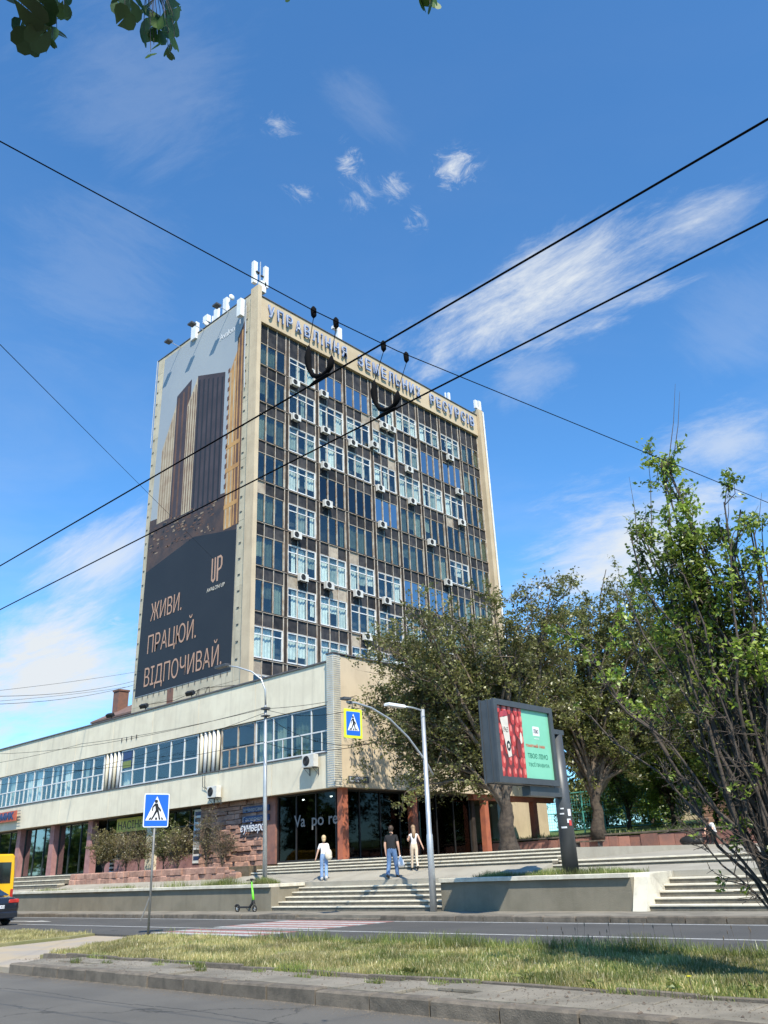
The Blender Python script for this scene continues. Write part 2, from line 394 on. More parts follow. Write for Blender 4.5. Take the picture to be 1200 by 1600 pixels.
    def build(s, name, mats, parent=None, local=False, smooth_=False, **k):
        me, c = s.mesh(name, mats, smooth_)
        return place(name, me, c, parent, local, **k)
def place(name, me, loc, parent=None, local=False, rot=None, scale=None, **k):
    o = bpy.data.objects.new(name, me); col.objects.link(o); loc = Vector(loc)
    if rot: o.rotation_euler = rot
    if scale: o.scale = scale
    if parent is not None:
        o.parent = parent; o.location = loc if local else loc - WP[parent]
        WP[o] = WP[parent] + o.location if not local else WP[parent]
    else: o.location = loc; WP[o] = loc.copy()
    setp(o, **k); return o
def struct(name, b, mats, **k): return b.build(name, mats, kind='structure', **k)
def npmesh(name, verts, faces, mats, midx=None):
    """verts (N,3), faces (F,k) all the same k"""
    me = bpy.data.meshes.new(name); verts = np.asarray(verts, np.float32); faces = np.asarray(faces, np.int32)
    k = faces.shape[1]
    me.vertices.add(len(verts)); me.vertices.foreach_set('co', verts.ravel())
    me.loops.add(faces.size); me.loops.foreach_set('vertex_index', faces.ravel())
    me.polygons.add(len(faces)); me.polygons.foreach_set('loop_start', np.arange(0, faces.size, k, dtype=np.int32))
    me.polygons.foreach_set('loop_total', np.full(len(faces), k, np.int32))
    for mm in mats: me.materials.append(M[mm])
    if midx is not None: me.polygons.foreach_set('material_index', np.asarray(midx, np.int32))
    me.update(calc_edges=True); return me
def copytree(o, loc=None, rz=None, label=None, parent=None):
    c = o.copy(); col.objects.link(c)
    if parent is not None: c.parent = parent
    WP[c] = Vector(loc) if loc is not None else WP.get(o, Vector())
    if loc is not None: c.location = loc
    if rz is not None: c.rotation_euler = (0, 0, rz)
    if label: c['label'] = label
    for ch in list(o.children): copytree(ch, parent=c)
    return c
def textmesh(txt, size, ext=.01, off=0., shear=0., sx=1.):
    cu = bpy.data.curves.new('text', 'FONT'); cu.body = txt; cu.size = size; cu.extrude = ext; cu.offset = off; cu.shear = shear
    cu.resolution_u = 3
    ob = bpy.data.objects.new('text', cu); me = bpy.data.meshes.new_from_object(ob)
    bpy.data.objects.remove(ob)
    for v in me.vertices: v.co.x *= sx
    return me
def frame_mat(ux, uy, un):
    return Matrix((ux, uy, un)).transposed()
def text_on(name, txt, size, org, ux, uz, matn, parent, ext=.01, off=0., sx=1., shear=0., fit=None, **k):
    """text whose baseline starts at org, running along ux, upright along uz"""
    me = textmesh(txt, size, ext, off, shear, sx); me.materials.clear(); me.materials.append(M[matn])
    ux = Vector(ux).normalized(); uz = Vector(uz).normalized(); n = ux.cross(uz)
    if fit:
        xs = [v.co.x for v in me.vertices]; s_ = fit/(max(xs)-min(xs)); x0 = min(xs)
        for v in me.vertices: v.co.x = (v.co.x-x0)*s_
    mt = frame_mat(ux, uz, n)
    for v in me.vertices: v.co = mt @ v.co
    return place(name, me, org, parent, **k)

# ================================================================== GROUND
b = B(); b.box(-900, 900, -900, 900, -1.2, -.06); struct('terrain', b, 'terrain')
b = B(); b.box(-160, 60, -9, 8.56, -.3, 0); struct('near_road', b, 'asphalt_near')
b = B(); b.prism([(-19.9, 9.9), (-23.2, 14.55), (60, 14.55), (60, 9.9)], 'z', -.2, .165); struct('median', b, 'grass_base')
b = B(); b.prism([(-24.6, 8.8), (-160, 8.8), (-160, 14.55), (-25.9, 14.55), (-25.3, 13.4)], 'z', -.2, .165); struct('left_median', b, 'grass_base')
b = B(); b.prism([(-24.6, 8.56), (-18.3, 8.56), (-18.3, 9.2), (-19.9, 9.9), (-23.2, 14.55), (-25.9, 14.55), (-25.3, 13.4), (-24.6, 10.8)], 'z', -.2, .1); b.mi = 0
struct('crossing_path', b, 'sand_path')
b = B(); b.box(-18.3, 60, 8.76, 9.9, -.2, .15); b.add([(-18.3, 8.76, .15), (-18.3, 9.9, .15), (-19.7, 9.85, .1), (-18.9, 8.76, .1)], [(0, 1, 2, 3)]); near_pav = struct('near_pavement', b, 'pavement')
b = B(); b.box(-160, 60, 14.56, 20.9, -.3, .15); struct('far_road', b, 'asphalt_far')
b = B(); b.box(-160, 60, 21.09, 23.12, -.3, .29); struct('far_pavement', b, 'pavement')
# paving slabs
rs = random.Random(3)
sl_me, sl_c = B().cbox(0, .98, 0, .53, 0, .035, .006).mesh('paving_slab', 'pavement')
x = -18.2
while x < 6:
    for k in range(2):
        if x < -7.5 and rs.random() < .35: continue
        place('paving_slab', sl_me, (x+.5+k*.25, 9.04+k*.545, .15+rs.uniform(-.012, .008)), near_pav, rot=(rs.uniform(-.006, .006), rs.uniform(-.006, .006), rs.uniform(-.01, .01)))
    x += 1.0
# kerbs
def kerb(name, x0, x1, y0, y1, z0, z1, skip=None, low=None):
    k = bpy.data.objects.new(name, None); col.objects.link(k); k.location = ((x0+x1)/2, y0, z0); WP[k] = Vector(k.location); setp(k, kind='structure')
    me, c = B().cbox(-.487, .487, 0, y1-y0, 0, z1-z0, .025).mesh('kerb_stone', 'kerb_concrete')
    x = x0+.5
    while x < x1:
        dz_ = low(x) if low else 0
        if dz_ is not None: place('kerb_stone', me, (x, (y0+y1)/2+rs.uniform(-.012, .012), z0+dz_+rs.uniform(-.012, .01)), k, rot=(rs.uniform(-.015, .015), rs.uniform(-.008, .008), rs.uniform(-.012, .012)))
        x += 1
    return k
kerb('near_kerb', -18.4, 4, 8.53, 8.755, -.1, .185, low=lambda x: -.1 if x < -18 else 0)
kerb('left_kerb', -45, -24.7, 8.58, 8.79, -.1, .17)
kerb('far_kerb', -75, -2, 20.91, 21.085, 0, .3, low=lambda x: -.09 if -24.5 < x < -20 else 0)
edg, _ = B().cbox(-.49, .49, 0, .07, 0, .2, .01).mesh('edging_stone', 'kerb_concrete')
ek = bpy.data.objects.new('grass_edging', None); col.objects.link(ek); ek.location = (-8, 9.86, 0); WP[ek] = Vector(ek.location); setp(ek, kind='structure')
for i in range(24):
    x = -19.2+i; place('edging_stone', edg, (x, 9.9+.02*math.sin(i*1.7), .02+rs.uniform(-.015, .015)), ek, rot=(0, rs.uniform(-.02, .02), rs.uniform(-.02, .02)))
# road markings
b = B(); b.box(-160, 60, 17.05, 17.17, .15, .154); struct('lane_line', b, 'road_paint')
b = B(); b.box(-160, 60, 20.56, 20.66, .15, .154); struct('edge_line', b, 'road_paint')
for i, y in enumerate((15.2, 16.0, 17.45, 18.25, 19.05, 19.85)):
    b = B(); b.box(-23.9, -19.1, y, y+.38, .15, .155); struct('crossing_stripe', b, 'road_paint')
    b = B(); b.box(-23.9, -19.1, y+.4, y+.76, .15, .1545); struct('crossing_stripe', b, 'red_paint')
b = B(); b.prism([(-40.5, 18.3), (-38.3, 18.45), (-38.3, 18.2), (-36.6, 18.55), (-38.3, 18.95), (-38.3, 18.7), (-40.5, 18.6)], 'z', .15, .154); struct('arrow_marking', b, 'road_paint')
b = B(); b.box(-26.2, -25.2, 21.35, 21.75, .29, .296); struct('drain_cover', b, 'metal_dark')
# thin, slightly wavy dark line along the near road
b = B()
for k in range(60):
    x = -24+k*.45; y = 7.25+.06*math.sin(k*.7)+.004*k; b.box(x, x+.46, y, y+.022, 0, .003)
struct('dark_line', b, 'asphalt_far')

g_ = np.random.default_rng(12)
def grit(name, n, xr, yf, z, smin, smax, m_, label):
    x = g_.uniform(xr[0], xr[1], n); y = yf(x, g_.random(n)); s_ = g_.uniform(smin, smax, n); a = g_.uniform(0, 6.28, n)
    v = np.zeros((n, 5, 3))
    for i in range(4): v[:, i] = np.stack([x+np.cos(a+i*1.57)*s_, y+np.sin(a+i*1.57)*s_*.8, np.full(n, z)], 1)
    v[:, 4] = np.stack([x+s_*.2, y, z+s_*.7], 1)
    f = (np.arange(n)[:, None, None]*5+np.array([[0, 1, 4], [1, 2, 4], [2, 3, 4], [3, 0, 4]])[None]).reshape(-1, 3)
    c = np.array([np.mean(xr), float(y.mean()), z]); me = npmesh(name, v.reshape(-1, 3)-c, f, [m_]); o = place(name, me, c, kind='stuff'); setp(o, label, 'grit')
grit('gutter_grit', 5000, (-24, -2), lambda x, u: 8.52-u**3*.45, 0.001, .004, .013, 'kerb_concrete', 'sand and grit washed along the foot of the near kerb')
grit('pavement_grit', 2500, (-19, -2), lambda x, u: 8.8+u*1.05, .186, .004, .012, 'kerb_concrete', 'loose grit on the narrow near pavement')
grit('fallen_bits', 260, (-19, -2), lambda x, u: 8.6+u*1.3, .19, .01, .028, 'bark', 'dry leaf scraps scattered on the near pavement')
# ---- retaining walls
def wall_run(label, segs, group='low retaining walls along the far pavement'):
    x0 = min(s[0] for s in segs); t = thing('retaining_wall', label, 'retaining wall', ((segs[0][0]+segs[0][1])/2, 23.25, .29), group=group)
    for (xa, xb, ya, yb) in segs:
        b = B(); b.box(xa, xb, ya, yb, .2, 1.14); b.build('wall', 'render_wall', t)
        alongx = (xb-xa) > (yb-ya); n = max(1, round(((xb-xa) if alongx else (yb-ya))/2.0)); 
        for i in range(n):
            if alongx:
                w_ = (xb-xa)/n; B().cbox(xa+i*w_+.004, xa+(i+1)*w_-.004, ya-.11, yb+.08, 1.14, 1.255+rs.uniform(-.008, .008), .012).build('coping_stone', 'coping', t)
            else:
                w_ = (yb-ya)/n; B().cbox(xa-.07, xb+.07, ya+i*w_+.004+(.085 if i == 0 else 0), ya+(i+1)*w_-.004, 1.14, 1.255, .012).build('coping_stone', 'coping', t)
    return t
wall_run('long low rendered retaining wall with pale coping, left of the lower steps', [(-75, -27.95, 23.1, 23.4), (-28.22, -27.95, 23.405, 24.8)])
t = wall_run('short rendered retaining wall with pale coping between the two flights of steps', [(-19.3, -12.45, 23.1, 23.4), (-19.3, -19.05, 23.405, 24.8)])
b = B(); b.prism([(22.95, .29), (24.75, .29), (24.75, 1.25), (23.45, 1.25), (23.3, 1.14)], 'x', -12.44, -12.02); b.build('sloped_cheek', 'coping', t)

def flight(name, x0, x1, y0, z0, n, rise, tread, xl=lambda i: 0, xr=lambda i: 0):
    k = bpy.data.objects.new(name, None); col.objects.link(k); k.location = ((x0+x1)/2, y0, z0); WP[k] = Vector(k.location); setp(k, kind='structure')
    for i in range(n):
        a, c = x0+xl(i), x1-xr(i); y = y0+i*tread; z = z0+(i+1)*rise
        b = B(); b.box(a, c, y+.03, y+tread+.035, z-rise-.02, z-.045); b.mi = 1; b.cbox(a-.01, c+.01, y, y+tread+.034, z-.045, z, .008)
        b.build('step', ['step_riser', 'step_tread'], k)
    return k
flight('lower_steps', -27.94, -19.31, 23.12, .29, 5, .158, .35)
b = B(); b.box(-27.94, -19.31, 24.87, 25.2, .9, 1.25); b.build('step_landing_edge', 'step_riser', None, kind='structure')
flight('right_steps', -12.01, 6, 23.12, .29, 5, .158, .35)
b = B(); b.box(-12.01, 6, 24.87, 25.2, .9, 1.25); b.build('step_landing_edge', 'step_riser', None, kind='structure')
# plaza sheets
def plaza(x0, x1, prof, name='plaza', m_='plaza', zb=.2):
    b = B(); b.prism([(prof[0][0], zb)]+prof+[(prof[-1][0], zb)], 'x', x0, x1); return struct(name, b, m_)
PL = [(24.86, 1.254), (26.32, 1.585)]
plaza(-75, -28.05, [(23.41, 1.2), (24.8, 1.25), (26.32, 1.585)])
plaza(-28.05, -19.2, PL); plaza(-19.2, -17.0, [(23.41, 1.2), (24.8, 1.25), (26.32, 1.585)])
plaza(-17.0, -12.02, [(23.41, 1.2), (24.8, 1.25), (26.32, 1.42)]); plaza(-12.02, 12, [(24.86, 1.254), (26.32, 1.42)])
flight('right_upper_steps', -16.99, 12, 26.3, 1.41, 2, .125, .4)
plaza(-17.0, 12, [(27.1, 1.655), (34, 1.85), (41.8, 2.05)])
flight('upper_steps', -34.3, -17.01, 26.3, 1.58, 4, .1225, .35, xl=lambda i: .55*i)
plaza(-33.0, -17.01, [(27.7, 2.068), (41.8, 2.075)], 'upper_landing')
flight('storefront_steps', -75, -49.6, 25.2, 1.34, 3, .235, .45)
plaza(-75, -49.6, [(26.55, 2.045), (29.5, 2.05)], 'storefront_landing')
plaza(-49.55, -33.3, [(26.2, 2.0), (29.5, 2.02)], 'planting_bed', 'soil', .5)
# rising grassy ground behind
def hz(x, y): return 2.75 + max(0, y-42.3)*.055 + .12*math.sin(x*.3)*math.sin(y*.21)
xs = np.linspace(-42, 40, 42); ys = np.linspace(42.3, 120, 40)
vs = [(x, y, hz(x, y)) for y in ys for x in xs]; n_ = len(xs)
fs = [(j*n_+i, j*n_+i+1, (j+1)*n_+i+1, (j+1)*n_+i) for j in range(len(ys)-1) for i in range(n_-1)]
b = B(); b.add(vs, fs); b.quad((-42, 42.3, 1.5), (40, 42.3, 1.5), (40, 42.3, 2.78), (-42, 42.3, 2.78)); struct('grassy_bank', b, 'grass_rise')
# red stone wall at the foot of the bank
t = thing('stone_wall', 'long low red stone wall holding the grassy bank at the back of the square', 'stone wall', (-20, 42, 2.05))
x = -41.0
while x < 2:
    w_ = rs.uniform(.5, 1.0); b = B(); b.cbox(x, x+w_-.02, 41.75+rs.uniform(-.04, .03), 42.25, 1.95, 2.74+rs.uniform(-.03, .03), .02)
    b.build('stone_slab', 'red_stone_dark', t); x += w_
B().box(-41, 2, 41.7, 42.3, 2.79, 2.87).build('coping_stone', 'kerb_concrete', t)

# ================================================================== LOW BUILDING
LB = thing('low_building', 'long cream two storey wing with ribbon windows and shops below, in front of the tower', 'building', (-50, 36, 2.05))
YF = 27.38
xr_ = [-28.95, -34.6, -39.6, -44.2, -48.6, -53.2, -58.2, -63.2, -68.2, -74.5]
B().box(-74.5, -28.95, YF+.05, YF+.35, 8.86, 10.85).build('wall', 'seam', LB)
for i in range(len(xr_)-1):
    B().cbox(xr_[i+1]+.018, xr_[i]-.018, YF, YF+.25, 8.87+rs.uniform(0, .01), 10.88, .006).build('wall_panel', 'cream', LB)
xr2 = [-28.95, -33.2, -37.55, -43.3, -48.5, -54.5, -60.5, -66.5, -74.5]
B().box(-74.5, -28.95, YF+.05, YF+.35, 5.13, 6.64).build('wall', 'seam', LB)
for i in range(len(xr2)-1):
    B().cbox(xr2[i+1]+.018, xr2[i]-.018, YF, YF+.25, 5.12, 6.66, .006).build('wall_panel', 'cream', LB)
B().box(-74.5, -29.0, YF-.07, YF+.5, 10.885, 10.96).build('roof_flashing', 'roof_flash', LB)
B().box(-74.5, -28.95, YF-.05, YF+.3, 6.665, 6.715).build('sill', 'roof_flash', LB)
B().box(-74.5, -28.7, YF+.3, 45.4, 10.4, 10.8).build('roof', 'roof_flash', LB)
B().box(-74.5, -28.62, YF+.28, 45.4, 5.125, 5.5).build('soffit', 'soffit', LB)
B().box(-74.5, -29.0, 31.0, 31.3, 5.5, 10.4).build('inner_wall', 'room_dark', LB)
B().box(-28.95, -28.5, YF-.24, YF+.22, 5.11, 11.16).build('corner_pier', 'pvc_white', LB)
b = B()
for i in range(60): z = 5.13+i*.1; b.box(-28.49, -28.46, YF-.24, YF+.2, z, z+.055); b.box(-28.95, -28.5, YF-.262, YF-.24, z, z+.055)
b.build('tile_ridges', 'coping', LB, kind='stuff')
yy = [YF+.22, 30.5, 33.5, 36.5, 39.5, 42.5, 45.5]
B().box(-28.85, -28.6, YF+.25, 45.45, 5.2, 11.1).build('wall', 'seam', LB)
for i in range(6): B().cbox(-28.75, -28.5, yy[i]+.012, yy[i+1]-.012, 5.11, 11.12, .006).build('wall_panel', 'cream_warm', LB)
B().box(-28.95, -28.42, YF-.3, 45.5, 11.165, 11.22).build('roof_flashing', 'roof_flash', LB)
# address plate
t = thing('street_plate', 'small dark street name plate at the corner of the low building above the orange pillar', 'sign', (-28.47, 28.7, 5.25))
B().box(-28.495, -28.455, 28.0, 29.3, 5.32, 5.6).build('plate', 'metal_dark', t)
text_on('lettering', 'вул. Стрийська', .17, (-28.45, 28.05, 5.47), (0, 1, 0), (0, 0, 1), 'sign_white', t, ext=.003, fit=.85)
text_on('lettering', 'Stryiska St', .12, (-28.45, 28.05, 5.36), (0, 1, 0), (0, 0, 1), 'sign_white', t, ext=.003, fit=.6)
text_on('lettering', '3', .17, (-28.45, 29.1, 5.42), (0, 1, 0), (0, 0, 1), 'sign_white', t, ext=.003)

def pane(parent, x0, x1, z0, z1, y, g, name='pane'):
    return B().box(x0, x1, y, y+.012, z0, z1).build(name, g, parent)
def band_window(x0, x1, cols, split, frac, fm='pvc_white', g='glass_teal', curt=(), z0=6.72, z1=8.84):
    fr = B(); t_ = .055; y = YF+.1
    fr.box(x0, x1, y-.03, y+.05, z0, z0+t_*1.3); fr.box(x0, x1, y-.03, y+.05, z1-t_, z1)
    wd = (x1-x0)/cols; zm = z0+(z1-z0)*frac
    for i in range(cols+1):
        xx = min(max(x0+i*wd, x0+t_*.6), x1-t_*.6); fr.box(xx-t_*.6, xx+t_*.6, y-.034, y+.054, z0+t_*1.3, z1-t_)
    for i in range(cols):
        a, c = x0+i*wd+t_*.6, x0+(i+1)*wd-t_*.6
        fr.box(a, c, y-.026, y+.046, zm-.03, zm+.03)
        if split: fr.box((a+c)/2-.025, (a+c)/2+.025, y-.022, y+.042, z0+t_*1.3, zm-.03)
    f = fr.build('window', fm, LB)
    for i in range(cols):
        a, c = x0+i*wd+t_*.6, x0+(i+1)*wd-t_*.6
        pane(f, a, c, zm+.03, z1-t_, y, g)
        if split: pane(f, a, (a+c)/2-.025, z0+.07, zm-.03, y, g); pane(f, (a+c)/2+.025, c, z0+.07, zm-.03, y, g)
        else: pane(f, a, c, z0+.07, zm-.03, y, g)
        if i in curt or rs.random() < .25:
            k = rs.uniform(.3, .85); curtain(f, 'x', a, a+(c-a)*k, YF+.32, z0+.1, z1-.1, rs.choice(['curtain_white', 'curtain_teal', 'curtain_grey']))
    return f
def curtain(parent, ax, a, c, at_, z0, z1, mt_):
    n = max(3, int((c-a)/.09)); b = B(); vs = []
    for i in range(n+1):
        u = a+(c-a)*i/n; o = .035*math.sin(i*2.2)+.02*math.sin(i*.9)
        for z in (z0, z1): vs.append((u, at_+o, z) if ax == 'x' else (at_+o, u, z))
    b.add(vs, [(2*i, 2*i+2, 2*i+3, 2*i+1) for i in range(n)])
    return b.build('curtain', mt_, parent)
band_window(-37.5, -34.66, 2, True, .46, 'mullion', 'glass_clear')
band_window(-34.6, -28.98, 4, True, .46, 'pvc_white', 'glass_blue' if 0 else 'glass_teal', (0, 2))
band_window(-47.5, -39.6, 6, False, .42, 'pvc_white', 'glass_clear')
band_window(-64.2, -49.5, 11, True, .46, 'pvc_white', 'glass_clear', (1, 3, 4, 6, 7, 9))
band_window(-74.2, -64.4, 7, True, .46, 'pvc_white', 'glass_clear')
b = B(); b.box(-41.15+0, -40.2+0, YF+.09, YF+.096, 0, 0)
t = B().box(-47.35, -46.35, YF+.085, YF+.095, 7.75, 8.75).build('window_poster', 'shop_blue', LB)
B().box(-47.3, -46.4, YF+.078, YF+.084, 7.8, 8.2).build('print', 'sign_yellow_dim', LB)
for (a, c, n) in ((-39.5, -37.62, 5), (-49.4, -47.6, 4)):
    B().box(a, c, YF+.25, YF+.35, 6.72, 8.84).build('wall', 'stripe_dark', LB)
    for i in range(n):
        xx = a+(i+.5)*(c-a)/n; b = B(); b.tube([(xx, YF+.12, 6.72), (xx, YF+.12, 8.85)], .1, 10); b.build('fin', 'pvc_white' if i % 2 else 'cream', LB, smooth_=True)
# iron hooks on the fascia
for i in range(4): xx = -47.5+i*.55; B().box(xx, xx+.04, YF-.05, YF, 9.35, 9.6).build('bracket', 'metal_dark', LB)
# --- ground floor
YS = 28.03
B().box(-39.8, -34.5, YS+.08, YS+.5, 2.0, 5.12).build('stone_wall', 'mortar', LB)
blk = [B().cbox(0, 1, 0, .16+.02*i, 0, .2, .035).mesh('stone_block', 'red_stone')[0] for i in range(3)]
z = 2.02
while z < 5.0:
    h_ = rs.uniform(.17, .27); x = -39.78
    while x < -34.6:
        w_ = min(rs.uniform(.35, .95), -34.56-x)
        if w_ > .12:
            o = place('stone_block', blk[rs.randrange(3)], (x+w_/2, YS+.08+rs.uniform(-.1, .04), z), LB, scale=(w_-.014, 1.2, (h_-.012)/.2), rot=(rs.uniform(-.16, .12), rs.uniform(-.04, .04), rs.uniform(-.1, .1)))
        x += w_
    z += h_
B().box(-34.55, -33.62, YS-.04, YS+.5, 2.05, 5.12).build('shaded_stone', 'red_stone_dark', LB)  # stone wall's end in shadow, the shade put in as darker stone
# sign boards on the stone wall
t = thing('shop_board', 'dark blue shop name boards with white script lettering on the red stone wall', 'sign', (-35.3, YS-.1, 3.6))
for z in (4.5, 4.05): B().box(-36.05, -34.0, YS-.16, YS-.08, z, z+.28).build('board', 'shop_blue', t)
text_on('lettering', 'Універсам', .26, (-36.0, YS-.17, 4.55), (1, 0, 0), (0, 0, 1), 'letter_grey', t, ext=.006, fit=1.5)
text_on('lettering', 'Галерея', .26, (-36.0, YS-.17, 4.1), (1, 0, 0), (0, 0, 1), 'letter_grey', t, ext=.006, fit=1.5)
text_on('script_lettering', 'єуніверс', .55, (-36.1, YS-.2, 3.6), (1, 0, 0), (0, 0, 1), 'shop_blue', t, ext=.02, off=.022, fit=1.85, shear=.2)
text_on('script_lettering', 'єуніверс', .55, (-36.1, YS-.225, 3.6), (1, 0, 0), (0, 0, 1), 'sign_white', t, ext=.006, fit=1.85, shear=.2)
# corner shop: dark glass front set back under the overhang
def glazed(x0, y0, x1, y1, n, z0, z1, g, fm, name='shopfront', hsplit=None):
    dv = Vector((x1-x0, y1-y0, 0)); ln = dv.length; dv.normalize(); nv = Vector((dv.y, -dv.x, 0))
    fr = B()
    def bx(a, c, za, zb, d0, d1):
        p = [Vector((x0, y0, 0))+dv*s_+nv*d_ for s_, d_ in ((a, d0), (c, d0), (c, d1), (a, d1))]
        fr.add([(q.x, q.y, za) for q in p]+[(q.x, q.y, zb) for q in p], [(0, 3, 2, 1), (4, 5, 6, 7), (0, 1, 5, 4), (1, 2, 6, 5), (2, 3, 7, 6), (3, 0, 4, 7)])
    for i in range(n+1): s_ = min(max(ln*i/n, .03), ln-.03); bx(s_-.03, s_+.03, z0, z1, -.03, .05)
    bx(.03, ln-.03, z0, z0+.08, -.02, .04); bx(.03, ln-.03, z1-.08, z1, -.02, .04)
    if hsplit: bx(.03, ln-.03, hsplit, hsplit+.05, -.015, .035)
    f = fr.build(name, fm, LB)
    for i in range(n):
        a, c = ln*i/n+.03, ln*(i+1)/n-.03
        p = [Vector((x0, y0, 0))+dv*s_+nv*d_ for s_, d_ in ((a, 0), (c, 0), (c, -.01), (a, -.01))]
        bb = B(); bb.add([(q.x, q.y, z0+.08) for q in p]+[(q.x, q.y, z1-.08) for q in p], [(0, 3, 2, 1), (4, 5, 6, 7), (0, 1, 5, 4), (1, 2, 6, 5), (2, 3, 7, 6), (3, 0, 4, 7)])
        bb.build('pane', g, f)
    return f
glazed(-33.6, 28.15, -29.45, 28.15, 3, 2.09, 5.12, 'glass_black', 'black')
glazed(-29.45, 28.19, -29.45, 38.0, 7, 2.09, 5.12, 'glass_black', 'black')
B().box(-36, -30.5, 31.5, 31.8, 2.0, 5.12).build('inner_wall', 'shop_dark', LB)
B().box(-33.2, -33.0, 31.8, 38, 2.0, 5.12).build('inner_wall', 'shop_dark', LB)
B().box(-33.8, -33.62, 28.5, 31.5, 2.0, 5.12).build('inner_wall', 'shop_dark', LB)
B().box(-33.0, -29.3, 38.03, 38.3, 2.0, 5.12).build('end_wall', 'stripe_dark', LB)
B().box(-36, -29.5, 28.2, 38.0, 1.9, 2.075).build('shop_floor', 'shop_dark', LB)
# shelves seen dimly
b = B()
for i in range(5): b.box(-33.5, -32.4, 30.9, 31.4, 2.5+i*.5, 2.56+i*.5)
b.build('shelf', 'metal_dark', LB)
for tx, xx, ll in (('Va', -32.35, .78), ('po', -31.1, .82), ('re', -29.95, .6)):
    text_on('window_lettering', tx, .75, (xx, 28.1, 3.62), (1, 0, 0), (0, 0, 1), 'letter_dim', LB, ext=.004, off=.008, fit=ll)
def lampmat():
    ma = bpy.data.materials.new('lamp_lit'); ma.use_nodes = True; bb = ma.node_tree.nodes['Principled BSDF']
    bb.inputs['Emission Color'].default_value = (1, .97, .9, 1); bb.inputs['Emission Strength'].default_value = 40; M['lamp_lit'] = ma
lampmat()
for xx in (-32.6, -30.6):
    t = thing('ceiling_spot', 'small lit ceiling spot above the dark shopfront, %s' % ('nearer the stone wall' if xx < -32 else 'nearer the orange corner pillar'), 'lamp', (xx, 28.9, 4.9), group='lit spots over the corner shop')
    b = B(); b.cyl((xx, 28.9, 4.93), (xx, 28.9, 5.124), .07, n=12); b.build('housing', 'metal_dark', t)
    b = B(); b.blob((xx, 28.9, 4.91), (.06, .06, .04)); b.build('lens', 'lamp_lit', t)
# orange pillars along the right side
for i, yc in enumerate((27.98, 32.75, 38.6, 43.3)):
    b = B(); b.prism([(yc-.2, 2.05), (yc+.2, 2.05), (yc+.17, 5.12), (yc-.17, 5.12)], 'x', -29.05, -28.72); b.build('pillar', 'orange_pillar', LB, label='flared orange pillar')
B().box(-29.1, -28.7, 37.5, 45.3, 4.85, 5.118).build('beam', 'orange_pillar', LB)
# section with seed shop
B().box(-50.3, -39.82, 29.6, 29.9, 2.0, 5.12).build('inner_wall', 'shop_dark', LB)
B().box(-50.1, -39.85, YS+.25, YS+.5, 2.0, 2.75).build('plinth', 'pink_pillar', LB)
glazed(-50.1, YS+.35, -39.85, YS+.35, 7, 2.76, 5.12, 'glass_dark', 'frame_dark', hsplit=4.2)
B().box(-45.0, -44.3, YS-.05, YS+.3, 2.0, 5.12).build('pillar', 'cream', LB, label='cream pillar beside the yellow shop sign')
B().box(-40.75, -39.9, YS+.2, YS+.3, 2.3, 5.0).build('poster_strip', 'sign_white', LB)
for i in range(8): B().box(-40.68, -39.97, YS+.19, YS+.198, 2.45+i*.32, 2.65+i*.32).build('poster', rs.choice(['shop_blue', 'metal_dark', 'letter_grey']), LB)
t = thing('shop_sign', 'yellow-green shop sign reading НАСІННЯ under the overhang', 'sign', (-46.8, YS+.1, 4.4))
B().box(-48.6, -45.05, YS+.1, YS+.18, 4.25, 5.02).build('board', 'shop_yellow', t)
text_on('lettering', 'НАСІННЯ', .62, (-48.4, YS+.09, 4.4), (1, 0, 0), (0, 0, 1), 'black', t, ext=.005, fit=3.2)
# big glass storefront at the left
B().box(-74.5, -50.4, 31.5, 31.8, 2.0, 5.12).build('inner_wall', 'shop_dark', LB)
xs_ = [-74.4, -67, -61.15, -56.3, -51.4]
for i in range(4): glazed(xs_[i]+.3, YS+.3, xs_[i+1]-.3, YS+.3, 3, 2.06, 5.12, 'glass_shop', 'frame_dark')
for xx in xs_[1:]:
    b = B(); b.prism([(xx-.32, 2.04), (xx+.32, 2.04), (xx+.26, 5.12), (xx-.26, 5.12)], 'y', YS-.1, YS+.32); b.build('pillar', 'pink_pillar', LB)
t = thing('shop_sign', 'long orange-red letter sign on the cream wall at the left end', 'sign', (-62, YF-.2, 5.9))
b = B(); b.box(-66.5, -60.15, YF-.28, YF-.22, 5.66, 6.33); b.build('board', 'shop_red', t)
b = B()
for i in range(4): b.box(-66.5, -59.7, YF-.21, YF-.18, 5.7+i*.19, 5.73+i*.19)
b.build('rail', 'metal_dark', t)
text_on('lettering', 'АГРОДОМИК', .6, (-66.2, YF-.3, 5.8), (1, 0, 0), (0, 0, 1), 'shop_blue', t, ext=.02, off=.02, fit=5.7)

